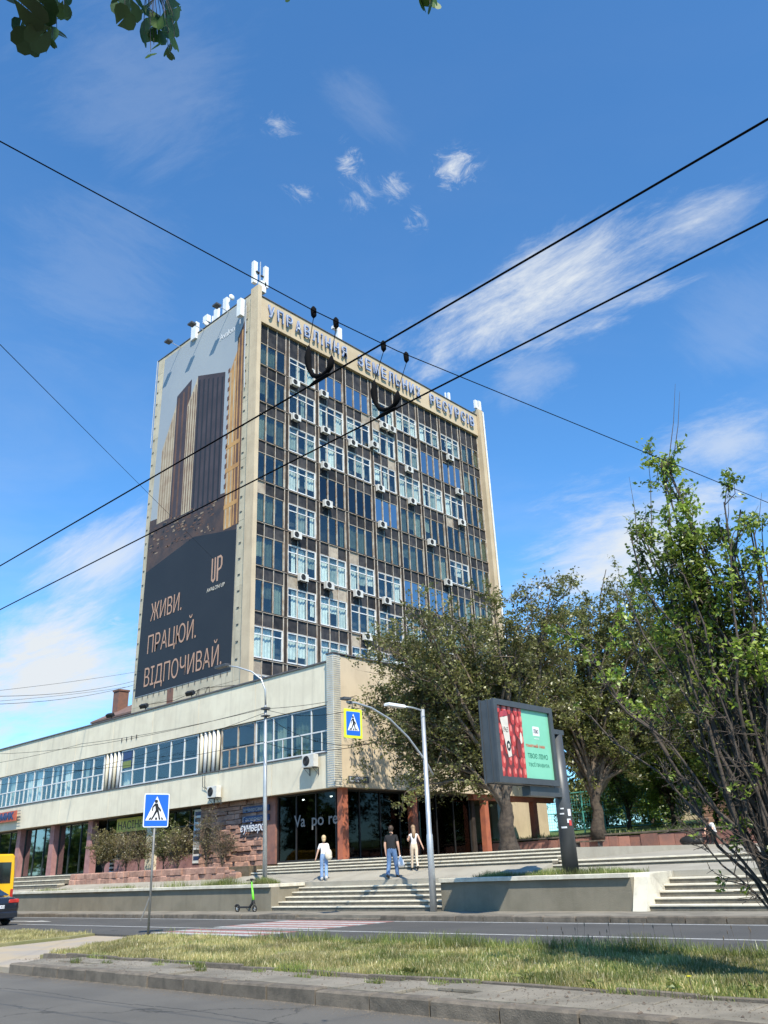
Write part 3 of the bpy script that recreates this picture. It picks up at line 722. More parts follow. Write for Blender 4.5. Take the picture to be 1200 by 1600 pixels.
# ================================================================== TOWER
XF = -43.72; YT = 34.07; ZT = 41.3; H = 3.3
TW = thing('office_tower', 'ten storey concrete office tower with dark curtain wall and a giant banner on its side', 'building', (-51, 48, 10.4))
B().box(-58.05, -44.9, YT+.2, 62.9, 8, 44.3).build('core', 'tower_conc', TW)
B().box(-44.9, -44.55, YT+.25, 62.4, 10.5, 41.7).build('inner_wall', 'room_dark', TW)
zs = [10.3+i*1.65 for i in range(21)]+[44.85]
cols_ = [-58.1, -57.2, -54.1, -51, -48, -45.45, -43.95]
me_cache = {}
for i in range(len(zs)-1):
    for j in range(6):
        if 1 <= j <= 4 and 2 < i < 20: continue
        a, c = cols_[j]+.008, cols_[j+1]-.008; k = (round(c-a, 3), round(zs[i+1]-zs[i], 3))
        if k not in me_cache: me_cache[k] = B().cbox(-(c-a)/2, (c-a)/2, -.1, .1, 0, k[1]-.015, .008).mesh('wall_panel', 'tower_conc')[0]
        place('wall_panel', me_cache[k], ((a+c)/2, YT+.1+rs.uniform(-.008, .008), zs[i]), TW)
B().box(-58.1, -44, YT+.005, YT+.14, 14.4, 43.3).build('wall', 'tower_conc', TW)
B().box(-53.3, -52.55, YT-.03, YT+.02, 10.9, 14.3).build('brick_niche', 'brick', TW)
B().box(-58.2, -43.9, YT-.04, YT+.35, 44.86, 44.93).build('roof_flashing', 'roof_flash', TW)
B().box(-58.12, -57.95, YT+.2, 62.9, 10, 44.86).build('far_wall', 'tower_conc', TW)
B().box(-44.35, -43.42, YT-.3, YT+.07, 10.6, 44.98).build('corner_pier', 'cream_warm', TW)
B().box(-44.3, -43.25, 62.32, 63.05, 8, 44.75).build('end_pier', 'fascia_tan', TW)
B().cyl((-43.15, 62.9, 8), (-43.15, 62.9, 44.5), .09, n=8).build('rain_pipe', 'pvc_white', TW)
for i in range(9):
    y0 = YT+.09+i*28.13/9; B().cbox(-43.95, -43.56, y0+.008, y0+28.13/9-.008, 41.72, 44.08, .006).build('fascia_panel', 'fascia_tan', TW)
B().box(-44.5, -43.48, YT+.08, 62.3, 44.085, 44.15).build('roof_flashing', 'roof_flash', TW)
B().box(-57.9, -44.5, YT+.3, 62.3, 44.3, 44.4).build('roof', 'roof_flash', TW)
# curtain wall
bays = 9; pit = (28.08+.4)/9; gw = pit-.4; Y0 = YT+.12
rows = []
for r in range(9):
    T = 41.7 if r == 0 else ZT-H*r; sp = 39.95 if r == 0 else T-1.03; rows.append((T, sp, ZT-H*(r+1)))
rows.append((ZT-H*9, ZT-H*9-1.03, 10.4))
kinds = ['obb'] 
TYPE = ["owbbwwwwo", "owwwwwbbo", "owwwwwwwo", "owccboooo", "owooooowo", "owwwwbboo", "owwwwwwoo", "wwwwwwoow", "wwwwwwwww", "wwwwwwwww"]
beige = {(4, 0, 0), (1, 3, 2), (5, 2, 1), (5, 3, 0), (6, 2, 1), (6, 2, 2), (7, 3, 0), (8, 0, 0), (1, 4, 0), (2, 4, 2), (6, 1, 0), (3, 7, 0)}
XG = -43.86
cw = gw/3
def mk_frame(kind, hgt):
    fr = B()
    if kind == 'w':
        t_ = .036; zt_ = hgt*.74
        for i in range(4): y = min(max(i*cw, .045), gw-.045); fr.box(-.05, .05, y-t_, y+t_, .02, hgt-.02)
        for i in range(3):
            a, c = max(i*cw, .045)+t_, min((i+1)*cw, gw-.045)-t_
            fr.box(-.045, .045, a, c, .02, .1); fr.box(-.045, .045, a, c, hgt-.09, hgt-.02); fr.box(-.042, .042, a, c, zt_-.035, zt_+.035)
        fr.box(-.049, .03, .0, gw, -.02, .02)
        return fr.mesh('window', 'pvc_white')[0]
    for i in range(4): y = min(max(i*cw, .025), gw-.025); fr.box(-.03, .04, y-.02, y+.02, .02, hgt-.02)
    fr.box(-.03, .035, 0, gw, 0, .02); fr.box(-.03, .035, 0, gw, hgt-.02, hgt)
    return fr.mesh('window', 'mullion')[0]
fm_cache = {}; pane_cache = {}; sp_cache = {}
for r, (T, sp, Bt) in enumerate(rows):
    hgt = sp-Bt-.06
    for bb_ in range(bays):
        ty = TYPE[r][bb_]; y0 = Y0+bb_*pit; key = ('w' if ty == 'w' else 'o', round(hgt, 3))
        if key not in fm_cache: fm_cache[key] = mk_frame(*key)
        f = place('window', fm_cache[key], (XG+.0, y0+gw/2, Bt+.04), TW)
        g = {'w': 'glass_clear', 'o': 'glass_teal', 'c': 'glass_dark', 'b': 'glass_blue'}[ty]
        for i in range(3):
            kk = (g, round(hgt, 3))
            if kk not in pane_cache: pane_cache[kk] = B().box(-.006, .006, -cw/2+.04, cw/2-.04, 0, hgt-.06).mesh('pane', g)[0]
            place('pane', pane_cache[kk], (XG, y0+(i+.5)*cw, Bt+.07), f, rot=(0, rs.uniform(-.006, .006), rs.uniform(-.012, .012)))
            if ty == 'b': continue
            p = rs.random()
            if ty == 'w': m_, pr = rs.choice(['curtain_white', 'curtain_white', 'curtain_white', 'curtain_teal']), .78
            elif ty == 'c': m_, pr = rs.choice(['curtain_beige', 'curtain_beige', 'curtain_grey']), .85
            else: m_, pr = rs.choice(['curtain_teal', 'curtain_grey', 'curtain_white', 'curtain_grey', 'curtain_teal']), .82
            if p < pr:
                a = y0+i*cw+.03; k = rs.choice([1, 1, .45, .7]); zz = Bt+.1 if rs.random() < .7 else Bt+.1+hgt*rs.uniform(.1, .5)
                if k < 1 and rs.random() < .5: a += cw*(1-k)
                curtain(f, 'y', a, a+cw*k-.06, XG-.2, zz, sp-.1, m_)
    # spandrel panels
    hs = T-sp
    for bb_ in range(bays):
        for i in range(3):
            bg_ = (r, bb_, i) in beige; kk = (round(hs, 3), bg_)
            if kk not in sp_cache: sp_cache[kk] = B().cbox(-.03, .03, -cw/2+.012, cw/2-.012, 0, hs-.04, .004).mesh('spandrel_panel', 'spandrel_beige' if bg_ else 'spandrel')[0]
            place('spandrel_panel', sp_cache[kk], (XG+rs.uniform(-.012, .012), Y0+bb_*pit+(i+.5)*cw, sp+.02), TW, rot=(0, rs.uniform(-.008, .008), 0))
    # thin transoms
    b = B(); b.box(XG-.02, XG+.06, Y0-.05, 62.25, sp-.02, sp+.018); b.build('transom', 'mullion', TW)
    b = B(); b.box(XG-.02, XG+.12, Y0-.05, 62.25, Bt-.035, Bt+.035); b.build('ledge', 'stripe_dark', TW)
    b = B(); b.box(XG-.02, XG+.135, Y0-.05, 62.25, Bt-.065, Bt-.036); b.build('transom', 'mullion', TW)
    # dark strips between bays
    for bb_ in range(bays-1):
        y = Y0+bb_*pit+gw; kk = ('st', r if r in (0, 9) else 1)
        if kk not in sp_cache: sp_cache[kk] = B().cbox(-.05, .05, -.15, .15, 0, T-Bt-.1, .006).mesh('strip_panel', 'stripe_dark')[0]
        place('strip_panel', sp_cache[kk], (XG+.03, y+.2, Bt+.05), TW)
# vertical mullions
for bb_ in range(bays):
    for i in range(4):
        y = Y0+bb_*pit+i*cw; wd = .02 if i in (1, 2) else .032
        if i == 0: y -= .02
        if i == 3: y += .02
        b = B(); b.box(XG+.055, XG+.1, y-wd, y+wd, 10.4, 41.7); b.build('mullion', 'mullion', TW)
# roof letters
word = 'УПРАВЛІННЯ  ЗЕМЕЛЬНИХ  РЕСУРСІВ'
lt = thing('roof_sign', 'blue outlined letters УПРАВЛІННЯ ЗЕМЕЛЬНИХ РЕСУРСІВ along the top band of the tower', 'sign', (-43.5, 48, 42.3))
adv = []; 
for ch in word: adv.append({'І': .5, ' ': .55}.get(ch, 1.0 if ch not in 'М' else 1.15))
tot = sum(adv); ys0, ys1 = 34.75, 61.75; y = ys0
for ch, a in zip(word, adv):
    wd = a/tot*(ys1-ys0)
    if ch != ' ':
        ft = wd*.66 if ch != 'І' else wd*.36
        o = text_on('letter', ch, 1.5, (-43.38, y+.04, 42.36), (0, 1, 0), (0, 0, 1), 'neon_blue', lt, ext=.06, off=.03, fit=ft)
        q = text_on('letter_face', ch, 1.5, (-43.315, y+.04+.015, 42.375), (0, 1, 0), (0, 0, 1), 'letter_face', o, ext=.006, off=-.028, fit=ft-.03)
    y += wd
# ---- banner
BN = thing('giant_banner', 'giant advertising banner with dark towers and copper slogan covering the tower end wall', 'banner', (-51.5, YT-.05, 14.3))
def bn(name, pts, mt_, lay):
    lay = lay*.35
    b = B(); n = len(pts); ya, yb = YT-.03-.012*lay, YT-.022-.012*lay+.0
    b.prism([p for p in pts], 'y', ya, yb); return b.build(name, mt_, BN)
TL, TR, BR_, BL = (-57.0, 44.5), (-45.3, 44.72), (-45.72, 14.33), (-57.72, 14.36)
bn('sheet', [BL, BR_, TR, TL], 'banner_sky', 0)
bn('print', [(-57.7, 14.4), (-45.72, 14.36), (-45.6, 24.6), (-51, 25.6), (-57.5, 24.4)], 'banner_navy', 1)
bn('print', [(-57.5, 24.4), (-51, 25.6), (-45.6, 24.6), (-45.58, 27.9), (-57.45, 28.9)], 'banner_dusk', .5)
# printed towers
def stripes(x0, x1, z0, z1, zt0, zt1, base, alt, n, lay=1):
    bn('print', [(x0, z0), (x1, z0), (x1, zt1), (x0, zt0)], base, lay)
    for i in range(n):
        a = x0+(x1-x0)*(i+.3)/n; c = x0+(x1-x0)*(i+.62)/n; zz = zt0+(zt1-zt0)*(i+.5)/n-.4
        bn('print', [(a, z0+.05), (c, z0+.05), (c, zz), (a, zz)], alt, lay+1)
SK = lambda x: 28.3-(x+57.4)*.10
stripes(-56.4, -54.6, 28.3, 0, 35.0, 38.9, 'banner_cream', 'banner_tan', 5)
stripes(-54.6, -52.5, 28.1, 0, 39.6, 40.4, 'banner_tower', 'banner_brown', 3)
stripes(-52.9, -51.6, 28.0, 0, 38.0, 40.2, 'banner_cream', 'banner_brown', 4, 3)
stripes(-51.6, -47.75, 27.6, 0, 40.3, 41.2-2.3, 'banner_tower', 'banner_navy', 6)
stripes(-47.2, -46.25, 25.0, 0, 38.4, 40.2, 'banner_gold', 'banner_cream', 2)
stripes(-46.25, -45.4, 25.0, 0, 41.4, 42.6, 'banner_brown', 'banner_gold', 2)
for zz in (26.6, 29.6, 31.6): bn('print', [(-47.25, zz), (-45.55, zz+.1), (-45.55, zz+.45), (-47.25, zz+.35)], 'banner_gold', 4)
for i in range(14): bn('print', [(-47.35, 27.5+i*.85), (-47.1, 27.55+i*.85), (-47.1, 27.95+i*.85), (-47.35, 27.85+i*.85)], 'banner_brown', 4)
# low town print along the horizon
rb = random.Random(11)
for i in range(150):
    xx = rb.uniform(-57.3, -48.5); zz = 25.6+rb.random()*2.6-(xx+57)*.03; ww = rb.uniform(.1, .45); hh = rb.uniform(.05, .16)
    bn('print', [(xx, zz), (xx+ww, zz), (xx+ww, zz+hh), (xx, zz+hh)], rb.choice(['banner_brown', 'banner_brown', 'banner_navy', 'banner_tan']), 2+i % 3)
ux = (1, 0, .0)
for tx, x0, z0, ft in (('ЖИВИ.', -56.25, 20.05, 4.2), ('ПРАЦЮЙ.', -56.35, 17.5, 6.35), ('ВІДПОЧИВАЙ.', -56.5, 14.98+.0, 9.7)):
    me_ = text_on('slogan', tx, 2.0, (x0, YT-.06, z0), ux, (0, 0, 1), 'copper', BN, ext=.004, off=-.01, fit=ft)
for xx in (-48.55, -47.72): pass
bn('logo', [(-48.45, 21.4), (-48.2, 21.2), (-47.95, 21.4), (-47.95, 23.1), (-48.1, 23.1), (-48.1, 21.5), (-48.2, 21.42), (-48.3, 21.5), (-48.3, 23.1), (-48.45, 23.1)], 'copper', 2)
bn('logo', [(-47.8, 21.2), (-47.62, 21.2), (-47.62, 21.95), (-47.3, 22.05), (-47.15, 22.3), (-47.15, 22.9), (-47.35, 23.12), (-47.8, 23.1)], 'copper', 2)
bn('logo', [(-47.62, 22.15), (-47.4, 22.2), (-47.32, 22.35), (-47.32, 22.85), (-47.4, 22.95), (-47.62, 22.95)], 'banner_navy', 3)
text_on('logo_lettering', 'AVALON UP', .42, (-48.9, YT-.06, 20.6), ux, (0, 0, 1), 'poster_cream', BN, ext=.004, fit=2.15)
text_on('logo_lettering', 'Avalon', .8, (-48.7, YT-.06, 42.3), (1, 0, .02), (0, 0, 1), 'sign_white', BN, ext=.004, fit=2.0)
# lacing points along the banner edges
b = B()
for i in range(24): b.box(-45.3, -45.05, YT-.05, YT-.02, 15+i*1.2, 15.06+i*1.2); b.box(-57.95, -57.75, YT-.05, YT-.02, 15+i*1.2, 15.06+i*1.2)
for i in range(16): b.box(-57.4+i*.75, -57.35+i*.75, YT-.05, YT-.02, 14.1, 14.36)
b.build('lacing', 'metal_dark', BN)

# ================================================================== AIR CONDITIONERS
def make_ac(name, label, group, face='x'):
    """outdoor unit; fan side looks along local +X, back bracket at x=0"""
    t = thing(name, label, 'air conditioner', (0, 0, 0), group=group)
    b = B(); b.cbox(.12, .42, -.4, .4, 0, .56, .02); b.build('casing', 'ac_white', t, local=True)
    b = B()
    for r_ in (.22, .15, .08): b.tube([(.428, -.1+r_*math.cos(a), .28+r_*math.sin(a)) for a in np.linspace(0, 2*math.pi, 17)], .01, 4)
    b.cyl((.4205, -.1, .28), (.424, -.1, .28), .215, n=16); b.build('fan', 'black', t, local=True)
    for y in (-.3, .3): b = B(); b.box(0, .4, y-.02, y+.02, -.05, -.01); b.box(0, .03, y-.02, y+.02, -.35, -.05); b.tube([(.02, y, -.33), (.36, y, -.05)], .012, 4); b.build('bracket', 'metal_dark', t, local=True)
    return t
ac0 = make_ac('air_conditioner', 'first', 'air conditioners hanging on the tower facade')
ACW = [(37.73, 37.49), (40.85, 37.74), (37.84, 34.37), (40.99, 34.4), (44.11, 34.35), (48.05, 37.5), (49.05, 37.5), (46.72, 35.12), (40.94, 31.19), (41.12, 27.94), (47.24, 31.15), (51.13, 34.23), (57.25, 37.46), (58.26, 34.21), (51.32, 31.17), (47.32, 27.86), (58.3, 31.05), (37.92, 24.5), (38.57, 21.34), (41.15, 21.28), (44.23, 21.28), (47.46, 21.33), (53.61, 27.89), (45.11, 18.01), (55.56, 24.61)]
ordn = ['top', 'second', 'third', 'fourth', 'fifth', 'sixth', 'seventh', 'eighth', 'ninth', 'tenth']
seen = {}
first = True
for (y, z) in ACW:
    r = min(9, max(0, int((41.3-z+.6)/H)-0)); bay = min(9, max(1, int((y-Y0)/pit)+1)); frac = ((y-Y0) % pit)/pit
    side = 'left' if frac < .4 else ('middle' if frac < .65 else 'right')
    od = ['', 'first', 'second', 'third', 'fourth', 'fifth', 'sixth', 'seventh', 'eighth', 'last']
    lb = 'white air conditioner, %s window row from top, %s bay from left, %s' % (ordn[r], od[bay], side+' side')
    if lb in seen: lb = lb.replace('white air', 'second white air')
    seen[lb] = 1
    o = ac0 if first else copytree(ac0)
    first = False
    o.location = (XF-.05, y, z-.28); o['label'] = lb
for (x, y, z, lb) in ((-30.1, YF-.01, 6.1, 'white air conditioner on the cream wall near the corner pier, casting a long shadow'), (-37.5, YF-.01, 5.35, 'white air conditioner low on the cream wall above the red stone wall')):
    o = copytree(ac0, (x, y, z), -math.pi/2, lb); o['group'] = 'air conditioners on the low building'
# ================================================================== ROOF GEAR
def antenna(label, x, y, z, parts, g='mobile antennas on the tower roof'):
    t = thing('mobile_antenna', label, 'antenna', (x, y, z), group=g)
    top = max(p[5] for p in parts)
    b = B(); b.tube([(x, y, z-.6), (x, y, z+top)], .05, 6); b.build('mast', 'galvanised', t)
    for (nm, dx, dy, wd, z0, z1, dp) in parts:
        if nm == 'dish':
            b = B(); b.blob((x+dx, y+dy, z+z0), (.13, wd, wd), 12, 8); b.build('dish', 'antenna_white', t, smooth_=True)
        else:
            b = B(); b.cbox(x+dx-dp/2, x+dx+dp/2, y+dy-wd/2, y+dy+wd/2, z+z0, z+z1, .03); b.build(nm, 'antenna_white', t)
            b = B(); b.box(x+min(0, dx), x+max(0, dx)+.01, y+min(0, dy)-.02, y+max(0, dy)+.02, z+(z0+z1)/2-.03, z+(z0+z1)/2+.03); b.build('clamp', 'metal_dark', t)
    return t
antenna('tall pair of white panel antennas at the near top corner of the tower', -43.9, 34.3, 45.0,
        [('panel', -.3, -.35, .38, .6, 2.75, .32), ('panel', .15, .45, .35, .3, 2.4, .3), ('radio_unit', .1, .15, .5, -.3, .75, .4)])
antenna('white panel antenna hanging in front of the banner edge below the tower corner', -45.3, 33.5, 42.6, [('panel', 0, 0, .4, .1, 1.75, .5)])
antenna('white antenna mast with a round dish above the banner', -48.4, 34.4, 45.0, [('panel', 0, -.1, .35, -.2, 1.6, .5), ('dish', .6, 0, .28, 1.45, 1.5, .2)])
antenna('left unit of the white antenna cluster above the banner', -52.4, 34.3, 44.6, [('panel', 0, -.3, .35, -.3, 1.4, .7), ('radio_unit', -.6, 0, .15, -.2, .9, .15)])
antenna('middle unit of the white antenna cluster above the banner', -51.3, 34.4, 44.8, [('radio_unit', 0, 0, .4, .9, 1.6, .6), ('dish', .3, -.2, .25, .5, .6, .2)])
antenna('right slim panel of the white antenna cluster above the banner', -50.1, 34.5, 44.9, [('panel', .1, 0, .25, -.2, 1.6, .55), ('panel', -.5, 0, .1, 0, 1.2, .1)])
antenna('white antenna with arm above the middle of the roof letters', -44.6, 43.8, 44.3, [('panel', 0, 0, .5, .2, 2.0, .3), ('radio_unit', 0, -.55, .45, 1.6, 1.9, .3), ('radio_unit', 0, 1.3, .5, -.1, .3, .3)])
antenna('small white twin antenna near the right end of the roof letters', -44.4, 59.0, 44.3, [('panel', 0, 0, .22, 0, 1.5, .2), ('panel', 0, -.55, .12, .1, 1.3, .12)])
antenna('white antenna on the far right corner of the tower', -43.5, 62.6, 44.7, [('panel', 0, .25, .35, .2, 1.25, .3), ('panel', 0, -.35, .3, .2, 1.15, .25), ('radio_unit', 0, 0, .5, .0, .35, .4)])
for i, (rx, lb) in enumerate(((-54.6, 'leftmost'), (-51.1, 'middle'), (-47.6, 'rightmost'))):
    t = thing('floodlight', '%s of the three floodlights on arms at the top of the banner' % lb, 'floodlight', (rx, YT, 44.7), group='floodlights above the banner')
    b = B(); b.tube([(rx, YT+.3, 44.6), (rx-.05, YT-1.0, 44.75)], .035, 5); b.build('arm', 'galvanised', t)
    b = B(); b.cbox(rx-.32, rx+.28, YT-1.5, YT-1.0, 44.6, 44.8, .05); b.build('lamp_head', 'metal_dark', t)
for i, (rx, lb) in enumerate(((-49.3, 'leftmost'), (-45.4, 'middle'), (-40.6, 'rightmost'))):
    t = thing('floodlight', '%s dark floodlight on the roof edge of the low building, pointing at the banner' % lb, 'floodlight', (rx, 27.6, 10.9), group='floodlights on the low roof')
    b = B(); b.tube([(rx, 27.6, 10.9), (rx, 27.55, 11.15)], .03, 5); b.build('stand', 'metal_dark', t)
    b = B(); b.cbox(-.28, .28, -.1, .12, -.1, .14, .03); me, c = b.mesh('lamp_head', 'black'); place('lamp_head', me, (rx, 27.5, 11.15), t, rot=(R(35), 0, R(10)))
# pipe and cables down the banner side
b = B(); b.tube([(-45.15, YT-.12, 43.9), (-45.15, YT-.12, 38.0), (-45.1, YT-.1, 36.2)], .04, 5); o = b.build('cable_pipe', 'galvanised', TW)
# antenna on the left edge
b = B(); b.tube([(-58.2, YT-.05, 44.9), (-58.2, YT-.05, 36)], .05, 5); b.build('cable_pipe', 'galvanised', TW)

# ================================================================== CHIMNEY HOUSE (behind the wing)
t = thing('house', 'small cream house with brown hipped roof and brick chimney behind the low building', 'house', (-66, 41, 9))
B().box(-70.2, -63, 38.3, 44, 7, 14.7).build('wall', 'cream_warm', t)
B().box(-70.3, -62.9, 38.2, 44.1, 14.1, 14.65).build('frieze', 'stripe_dark', t)
b = B(); b.add([(-70.9, 37.6, 14.7), (-62, 37.6, 14.7), (-62, 45, 14.7), (-70.9, 45, 14.7), (-68, 40.6, 16.4), (-65, 40.6, 16.4), (-65, 42.5, 16.4), (-68, 42.5, 16.4), (-70.9, 37.6, 14.55), (-62, 37.6, 14.55), (-62, 45, 14.55), (-70.9, 45, 14.55)],
      [(0, 1, 5, 4), (1, 2, 6, 5), (2, 3, 7, 6), (3, 0, 4, 7), (4, 5, 6, 7), (8, 11, 10, 9), (0, 8, 9, 1), (1, 9, 10, 2), (2, 10, 11, 3), (3, 11, 8, 0)]); rf = b.build('roof', 'roof_tile', t)
b = B(); b.box(-69.6, -68.7, 38.9, 39.9, 14.6, 17.3); b.box(-69.67, -68.63, 38.83, 39.97, 17.3, 17.45)
ch = b.build('chimney', 'brick', rf)

# ================================================================== BACKGROUND BUILDINGS
t = thing('annex', 'low cream annex with a barred window seen through the orange pillars', 'building', (-37, 50, 2.8))
B().box(-40, -34.2, 47.2, 53, 2.0, 7.2).build('wall', 'cream_warm', t)
f = B().box(-37.6, -36.5, 47.15, 47.2, 4.4, 5.9).build('window', 'glass_dark', t)
b = B()
for i in range(9): b.box(-37.55+i*.125, -37.53+i*.125, 47.1, 47.14, 4.4, 5.9)
b.build('window_bars', 'pvc_white', f)
B().box(-34.6, -34.1, 47.0, 47.5, 2.0, 6.6).build('pillar', 'cream', t)
B().box(-40.2, -33.9, 46.9, 53.2, 7.2, 7.4).build('roof', 'roof_flash', t)
t = thing('apartment_house', 'pale peach apartment house with brown roof far behind the trees on the right', 'building', (-28, 78, 4))
B().box(-36, -27.2, 74, 86, 3, 19.3).build('wall', 'cream_warm', t)
b = B(); b.add([(-36.7, 73.3, 19.35), (-26.5, 73.3, 19.35), (-26.5, 86.7, 19.35), (-36.7, 86.7, 19.35), (-33.5, 80, 21.5), (-29.5, 80, 21.5)], [(0, 1, 5, 4), (1, 2, 5), (2, 3, 4, 5), (3, 0, 4), (0, 3, 2, 1)]); b.build('roof', 'roof_tile', t)
wme = B().box(-.6, .6, -.02, .02, 0, 1.6).mesh('window', 'glass_dark')[0]; wfm = B().box(-.7, .7, -.01, .01, -.1, 1.7).mesh('surround', 'pvc_white')[0]
for zz in (5, 8.2, 11.4, 14.6):
    for i in range(4): o = place('window', wme, (-34.6+i*2.0, 73.96, zz), t); place('surround', wfm, (-34.6+i*2.0, 73.985, zz), o)
t = thing('rubble_house', 'low pinkish stone building glimpsed between the small trees on the bank', 'building', (-20, 62, 3.5))
B().box(-27, -10, 62, 68, 3.0, 6.8).build('wall', 'mortar', t)
z = 3.4
while z < 6.6:
    x = -26.9; h_ = .4
    while x < -11:
        w_ = rs.uniform(.5, 1.1); o = place('stone_block', blk[rs.randrange(3)], (x+w_/2, 61.95, z), t, scale=(w_-.03, 1, (h_-.03)/.2)); x += w_
    z += h_
# teal mesh fence
t = thing('mesh_fence', 'teal metal mesh fence on the grass behind the orange pillars', 'fence', (-33, 54, 3.3))
for i in range(10):
    x = -40+i*1.6; b = B(); b.box(x-.04, x+.04, 53.96, 54.04, 3.2, 6.1); b.build('post', 'teal_fence', t)
for zz in (3.6, 4.7, 6.0): B().box(-40, -25.6, 53.98, 54.02, zz, zz+.06).build('rail', 'teal_fence', t)
b = B()
for i in range(72): b.box(-40+i*.2, -39.985+i*.2, 54.03, 54.04, 3.6, 6.0)
for i in range(12): b.box(-40, -25.6, 54.045, 54.055, 3.6+i*.2, 3.615+i*.2)
b.build('mesh', 'teal_fence', t, kind='stuff')

# ================================================================== STREET FURNITURE
# left lamp post
t = thing('street_lamp', 'tall slim galvanised street lamp with curved arm, standing behind the left retaining wall', 'street lamp', (-29.7, 24.2, 1.3))
b = B(); b.tube([(-29.7, 24.2, 1.2), (-29.78, 24.2, 5.0), (-29.84, 24.2, 8.6)], [.1, .085, .065], 12); b.build('pole', 'galvanised', t, smooth_=True)
b = B(); b.tube([(-29.84, 24.2, 8.6), (-29.86, 24.18, 9.3), (-30.05, 24.1, 9.8), (-30.5, 23.9, 10.2), (-31.2, 23.6, 10.5), (-31.7, 23.4, 10.62)], .04, 8); b.build('arm', 'galvanised', t, smooth_=True)
b = B(); b.cbox(-32.45, -31.6, 23.2, 23.5, 10.6, 10.72, .03); b.build('lamp_head', 'metal_dark', t)
b = B(); b.box(-29.98, -29.68, 24.05, 24.35, 8.4, 8.5); b.box(-29.98, -29.68, 24.05, 24.35, 8.1, 8.16); b.build('clamp', 'metal_dark', t)
# crossing sign artwork
def crossing_sign(t, wd, ht, border, name='sign_plate'):
    """plate in local YZ plane facing +X, centred on y=0, z from 0"""
    z0 = 0
    if border:
        b = B(); b.cbox(-.02, 0, -wd/2-border, wd/2+border, -border, ht+border, .004); b.build('backboard', 'sign_yellow', t, local=True); x = .002
    else: x = 0
    def rr(y0, y1, z0, z1, r_):
        p = []
        for cy, cz, a0 in ((y1-r_, z1-r_, 0), (y0+r_, z1-r_, 90), (y0+r_, z0+r_, 180), (y1-r_, z0+r_, 270)):
            for k in range(5): a = R(a0+k*22.5); p.append((cy+r_*math.cos(a), cz+r_*math.sin(a)))
        return p
    if not border:
        b = B(); b.prism(rr(-wd/2, wd/2, 0, ht, .05), 'x', -.015, x); b.build('rim', 'sign_white', t, local=True)
    q = .03 if not border else 0
    b = B(); b.prism(rr(-wd/2+q, wd/2-q, q, ht-q, .03), 'x', x, x+.004); pl = b.build(name, 'sign_blue', t, local=True)
    b = B(); s = wd*.42
    b.prism([(-s, ht*.2), (s, ht*.2), (0, ht*.92)], 'x', x+.005, x+.008); b.build('triangle', 'sign_white', t, local=True)
    b = B(); xx, x2 = x+.009, x+.012
    k = wd/.6*.86; zb = ht*.22
    def P(p): return [(a*k, zb+c*k*(ht/wd)/1.25) for a, c in p]
    b.prism(P([(-.02+.045*math.cos(a), .475+.045*math.sin(a)) for a in np.linspace(0, 2*math.pi, 13)[:-1]]), 'x', xx, x2)
    for poly in ([(-.05, .42), (.03, .42), (.055, .24), (-.02, .2)], [(-.03, .24), (.05, .26), (-.04, .11), (-.11, .0), (-.15, .0), (-.085, .12)],
                 [(.0, .25), (.055, .26), (.09, .12), (.12, .0), (.075, .0), (.045, .12)],
                 [(-.05, .42), (-.02, .38), (-.09, .32), (-.1, .23), (-.13, .23), (-.12, .34)], [(.03, .42), (.05, .34), (.11, .28), (.13, .22), (.1, .21), (.03, .3)],
                 [(-.21, .0), (-.16, .0), (-.13, .06), (-.17, .06)], [(-.03, .0), (.03, .0), (.025, .06), (-.025, .06)], [(.15, .0), (.2, .0), (.17, .06), (.13, .06)]):
        b.prism(P(poly), 'x', xx, x2)
    b.build('pictogram', 'black', t, local=True)
t = thing('crossing_sign', 'blue pedestrian crossing sign on a thin leaning grey post at the near grass verge', 'road sign', (-22.55, 14.28, .15))
t.rotation_euler = (0, R(-0.5), 0)
b = B(); b.tube([(0, 0, -.1), (0, 0, 3.6)], .032, 8); b.build('post', 'post_grey', t, local=True, smooth_=True)
b = B(); b.tube([(.0, -.03, .98), (-.16, -.16, .4)], .02, 6); b.build('brace', 'post_grey', t, local=True)
h = bpy.data.objects.new('sign', None); col.objects.link(h); h.parent = t; h.location = (.05, 0, 2.83); WP[h] = WP[t].copy()
crossing_sign(h, .76, .93, 0)
h.rotation_euler = (0, 0, R(-12))
# right lamp post with overhead sign
t = thing('street_lamp', 'pale grey street lamp post by the lower steps carrying a curved sign arm', 'street lamp', (-19.45, 22.85, .29))
px_, py_ = -19.45, 22.85
b = B(); b.tube([(px_, py_, .2), (px_, py_, 2.6), (px_, py_, 2.65), (px_, py_, 6.75)], [.115, .105, .085, .07], 14); b.build('pole', 'galvanised', t, smooth_=True)
b = B(); b.tube([(px_, py_+.1, 6.7), (px_, py_-.5, 6.76), (px_-.1, py_-1.0, 6.78)], .03, 8); b.build('lamp_arm', 'galvanised', t, smooth_=True)
b = B(); b.cbox(px_-.22, px_+.02, py_-1.75, py_-.9, 6.72, 6.82, .03); b.build('lamp_head', 'antenna_white', t)
ap = [(px_+.02, py_+.35, 4.55), (px_, py_, 5.0), (px_-.12, py_-.7, 5.75), (px_-.2, py_-1.5, 6.3), (px_-.3, py_-2.3, 6.62), (px_-.35, py_-3.0, 6.72), (px_-.4, py_-3.35, 6.72)]
b = B(); b.tube(ap, .035, 8); b.build('sign_arm', 'galvanised', t, smooth_=True)
s2 = thing('crossing_sign', 'blue pedestrian crossing sign with fluorescent yellow border hanging from the curved arm', 'road sign', (px_-.37, py_-3.1, 5.66), rz=R(-6))
crossing_sign(s2, .58, .76, .085)
